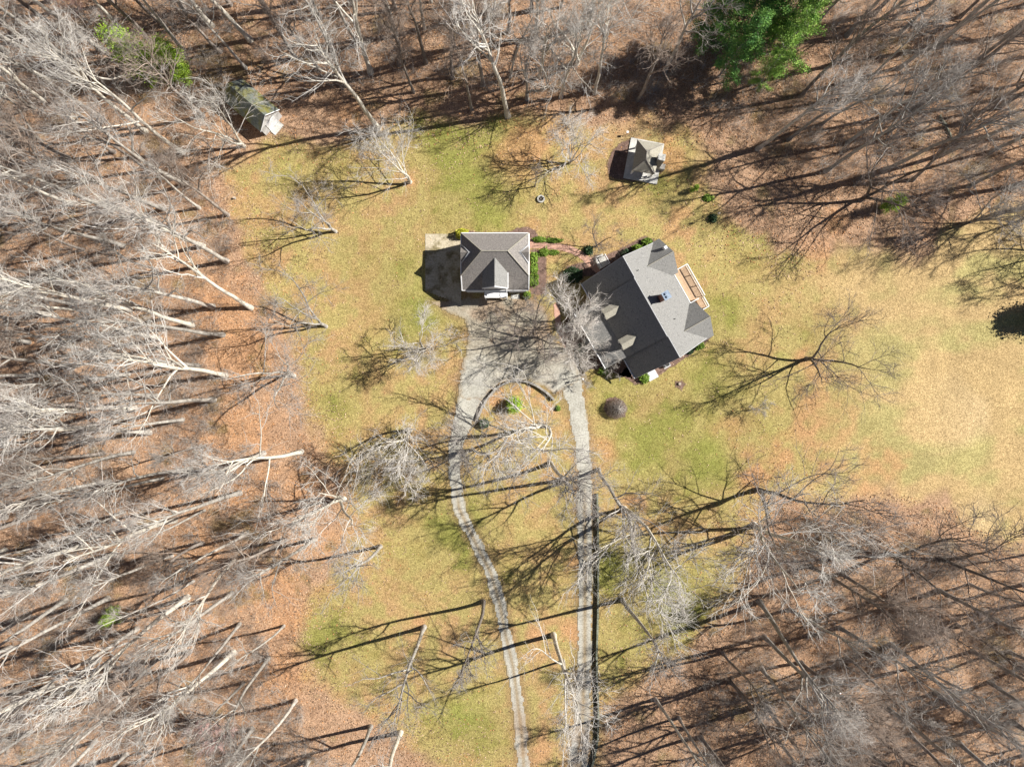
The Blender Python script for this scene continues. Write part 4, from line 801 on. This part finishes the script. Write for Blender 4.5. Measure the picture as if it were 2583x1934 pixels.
# air conditioner and cellar hatch by the end wall
q = A(1683, 918, .8); t = thing('air_conditioner', 'round topped air conditioner unit at the end wall of the house', 'air conditioner', (q[0], q[1], 0), .5)
PB().box((0, 0, .4), (.8, .8, .8)).build('casing', M['metal'], t); PB().bar((0, 0, .8), (0, 0, .84), .34, 14).build('fan_grille', M['dark'], t); PB().box((0, 0, .03), (1.1, 1.1, .06)).build('base', M['concrete'], t)
q = A(1644.5, 946.5, .5); t = thing('cellar_hatch', 'white cellar hatch standing beside the end wall', 'hatch', (q[0], q[1], 0), math.atan2(-.870569, .492046))
PB().prism([(-.75, 0), (.75, 0), (.75, .75), (-.75, .45)], -.65, .65).build('housing', M['white'], t)
for s_ in (-.32, .32): PB().slab([(s_ - .29, -.72, .49), (s_ + .29, -.72, .49), (s_ + .29, .72, .78), (s_ - .29, .72, .78)], .03).build('door_leaf', M['white'], t)

# ------------------------------------------------------------------ pavilion
pc = G(1624, 407); t = thing('pavilion', 'open hip roofed pavilion with a stone chimney on a pale patio slab', 'pavilion', pc)
def pl(x, y, hh): p = G(x, y, hh); return (p[0] - pc[0], p[1] - pc[1], hh)
def pa(x, y, hh): p = A(x, y, hh); return (p[0] - pc[0], p[1] - pc[1], hh)
PB().slab([pl(1591.5, 348, .18), pl(1675, 364, .18), pl(1656.5, 466, .18), pl(1572, 449.5, .18)], .2).build('patio_slab', M['concrete'], t)
NW, NE, SW, SE = pa(1607.6, 352.6, 2.6), pa(1672, 364, 2.6), pa(1594.6, 429.5, 2.6), pa(1651, 440, 2.6); r0_, r1_ = pa(1631.7, 382.5, 4.3), pa(1629.2, 402, 4.3)
PB().slab([r0_, r1_, SW, NW], .12).slab([r1_, SE, SW], .12).slab([r1_, r0_, NE, SE], .12).slab([r0_, NW, NE], .12).build('roof', M['shingle_tan'], t)
k = PB()
for a, b in ((r0_, r1_), (r0_, NW), (r0_, NE), (r1_, SW), (r1_, SE)): k.bar((a[0], a[1], a[2] + .03), (b[0], b[1], b[2] + .03), .05, 5)
k.build('ridge_cap', M['shingle_brown'], t)
C4 = [NW, NE, SW, SE]; cen = [sum(c_[i] for c_ in C4) / 4 for i in range(2)]
for c_ in C4: x = cen[0] + (c_[0] - cen[0]) * .86; y = cen[1] + (c_[1] - cen[1]) * .86; PB().box((x, y, 1.35), (.22, .22, 2.4)).build('column', M['white'], t)
q = pa(1669, 397, 4.4); PB().box((q[0], q[1], 2.2), (.95, .85, 4.4), -.2).build('chimney', M['stone'], t); PB().box((q[0], q[1], 4.46), (1.05, .95, .12), -.2).build('chimney_cap', M['concrete'], t)
q = pl(1660, 428, 0); PB().box((q[0] + .3, q[1] + .2, .5), (1.1, .8, 1.0), -.2).build('hearth', M['stone'], t)
q = G(1617, 445, .18); tb = thing('patio_table', 'pale patio table under the lower eave of the pavilion', 'table', q, -.2)
PB().box((0, 0, .72), (1.5, .8, .05)).build('table_top', M['concrete'], tb)
for sx in (-.65, .65):
    for sy in (-.32, .32): PB().bar((sx, sy, 0), (sx, sy, .7), .03, 5).build('leg', M['metal'], tb)
bn = thing('bench', 'long bench on the patio behind the table', 'bench', G(1612, 455, .18), -.2); PB().box((0, 0, .42), (1.5, .35, .05)).build('seat', M['concrete'], bn)
for sx in (-.6, .6): PB().box((sx, 0, .2), (.06, .3, .4)).build('leg', M['metal'], bn)
lp = thing('garden_lantern', 'little pale garden lantern at the tip of the mulch bed', 'lantern', G(1580, 340)); PB().bar((0, 0, 0), (0, 0, .9), .04, 5).build('post', M['dark'], lp); PB().box((0, 0, 1.0), (.3, .3, .25)).build('lamp_head', M['white'], lp)

# ------------------------------------------------------------------ shed
q = A(680, 304, 2.5); dx, dy = -.765, .644; L_ = 7.2; cx, cy = q[0] + dx * L_ / 2, q[1] + dy * L_ / 2
t = thing('shed', 'mossy roofed shed with a white end wall among the trees', 'shed', (cx, cy, 0), math.atan2(dy, dx))
PB().prism([(-1.9, 0), (1.9, 0), (1.9, 2.4), (0, 4.15), (-1.9, 2.4)], -3.35, 3.4).build('wall', M['siding'], t)
sr = PB().slab([(-3.6, 0, 4.35), (3.6, 0, 4.35), (3.6, -2.15, 2.4), (-3.6, -2.15, 2.4)], .1).slab([(-3.6, 0, 4.35), (-3.6, 2.15, 2.4), (3.6, 2.15, 2.4), (3.6, 0, 4.35)], .1).build('roof', M['shingle_moss'], t)
PB().bar((-3.62, 0, 4.32), (-3.62, 2.15, 2.37), .06, 5).bar((-3.62, 0, 4.32), (-3.62, -2.15, 2.37), .06, 5).build('bargeboard', M['white'], t)
PB().bx(-3.42, -3.34, -.9, .9, 0, 2.1).build('door', M['white'], t); PB().bx(-4.4, -3.45, -1.0, 1.0, 0, .12).build('ramp', M['concrete'], t)

# ------------------------------------------------------------------ small garden things
fr = thing('fire_ring', 'ring of pale stones round dark ashes on the back lawn', 'fire ring', G(1364.5, 502.5))
ms = PB().box((0, 0, 0), (.30, .2, .26)).mesh('stone', M['concrete'])
for i in range(12): a = i * math.pi / 6; ob('stone', ms, fr, (.46 * math.cos(a), .46 * math.sin(a), .13), a + math.pi / 2)
PB().bar((0, 0, .0), (0, 0, .05), .36, 12).build('ashes', M['dark'], fr); PB().bar((-.25, -.15, .1), (.22, .2, .16), .06, 6).bar((-.2, .2, .1), (.22, -.18, .18), .05, 6).build('firewood', M['log'], fr)
bf = thing('bird_feeder', 'thin pole bird feeder rising from the dark round shrub', 'bird feeder', G(1798, 551)); PB().bar((0, 0, 0), (0, 0, 2.9), .035, 6).build('pole', M['dark'], bf); PB().box((0, 0, 2.95), (.35, .25, .28)).build('feeder_box', M['log'], bf)
lg = thing('lamp_post', 'short white topped post at the corner of the walk by the drive', 'lamp post', G(1467, 956)); PB().bar((0, 0, 0), (0, 0, 1.9), .05, 6).build('post', M['dark'], lg); PB().box((0, 0, 2.0), (.28, .28, .3)).build('lamp_head', M['white'], lg)
print('trees', len(TREES), 'objects', len(bpy.data.objects))
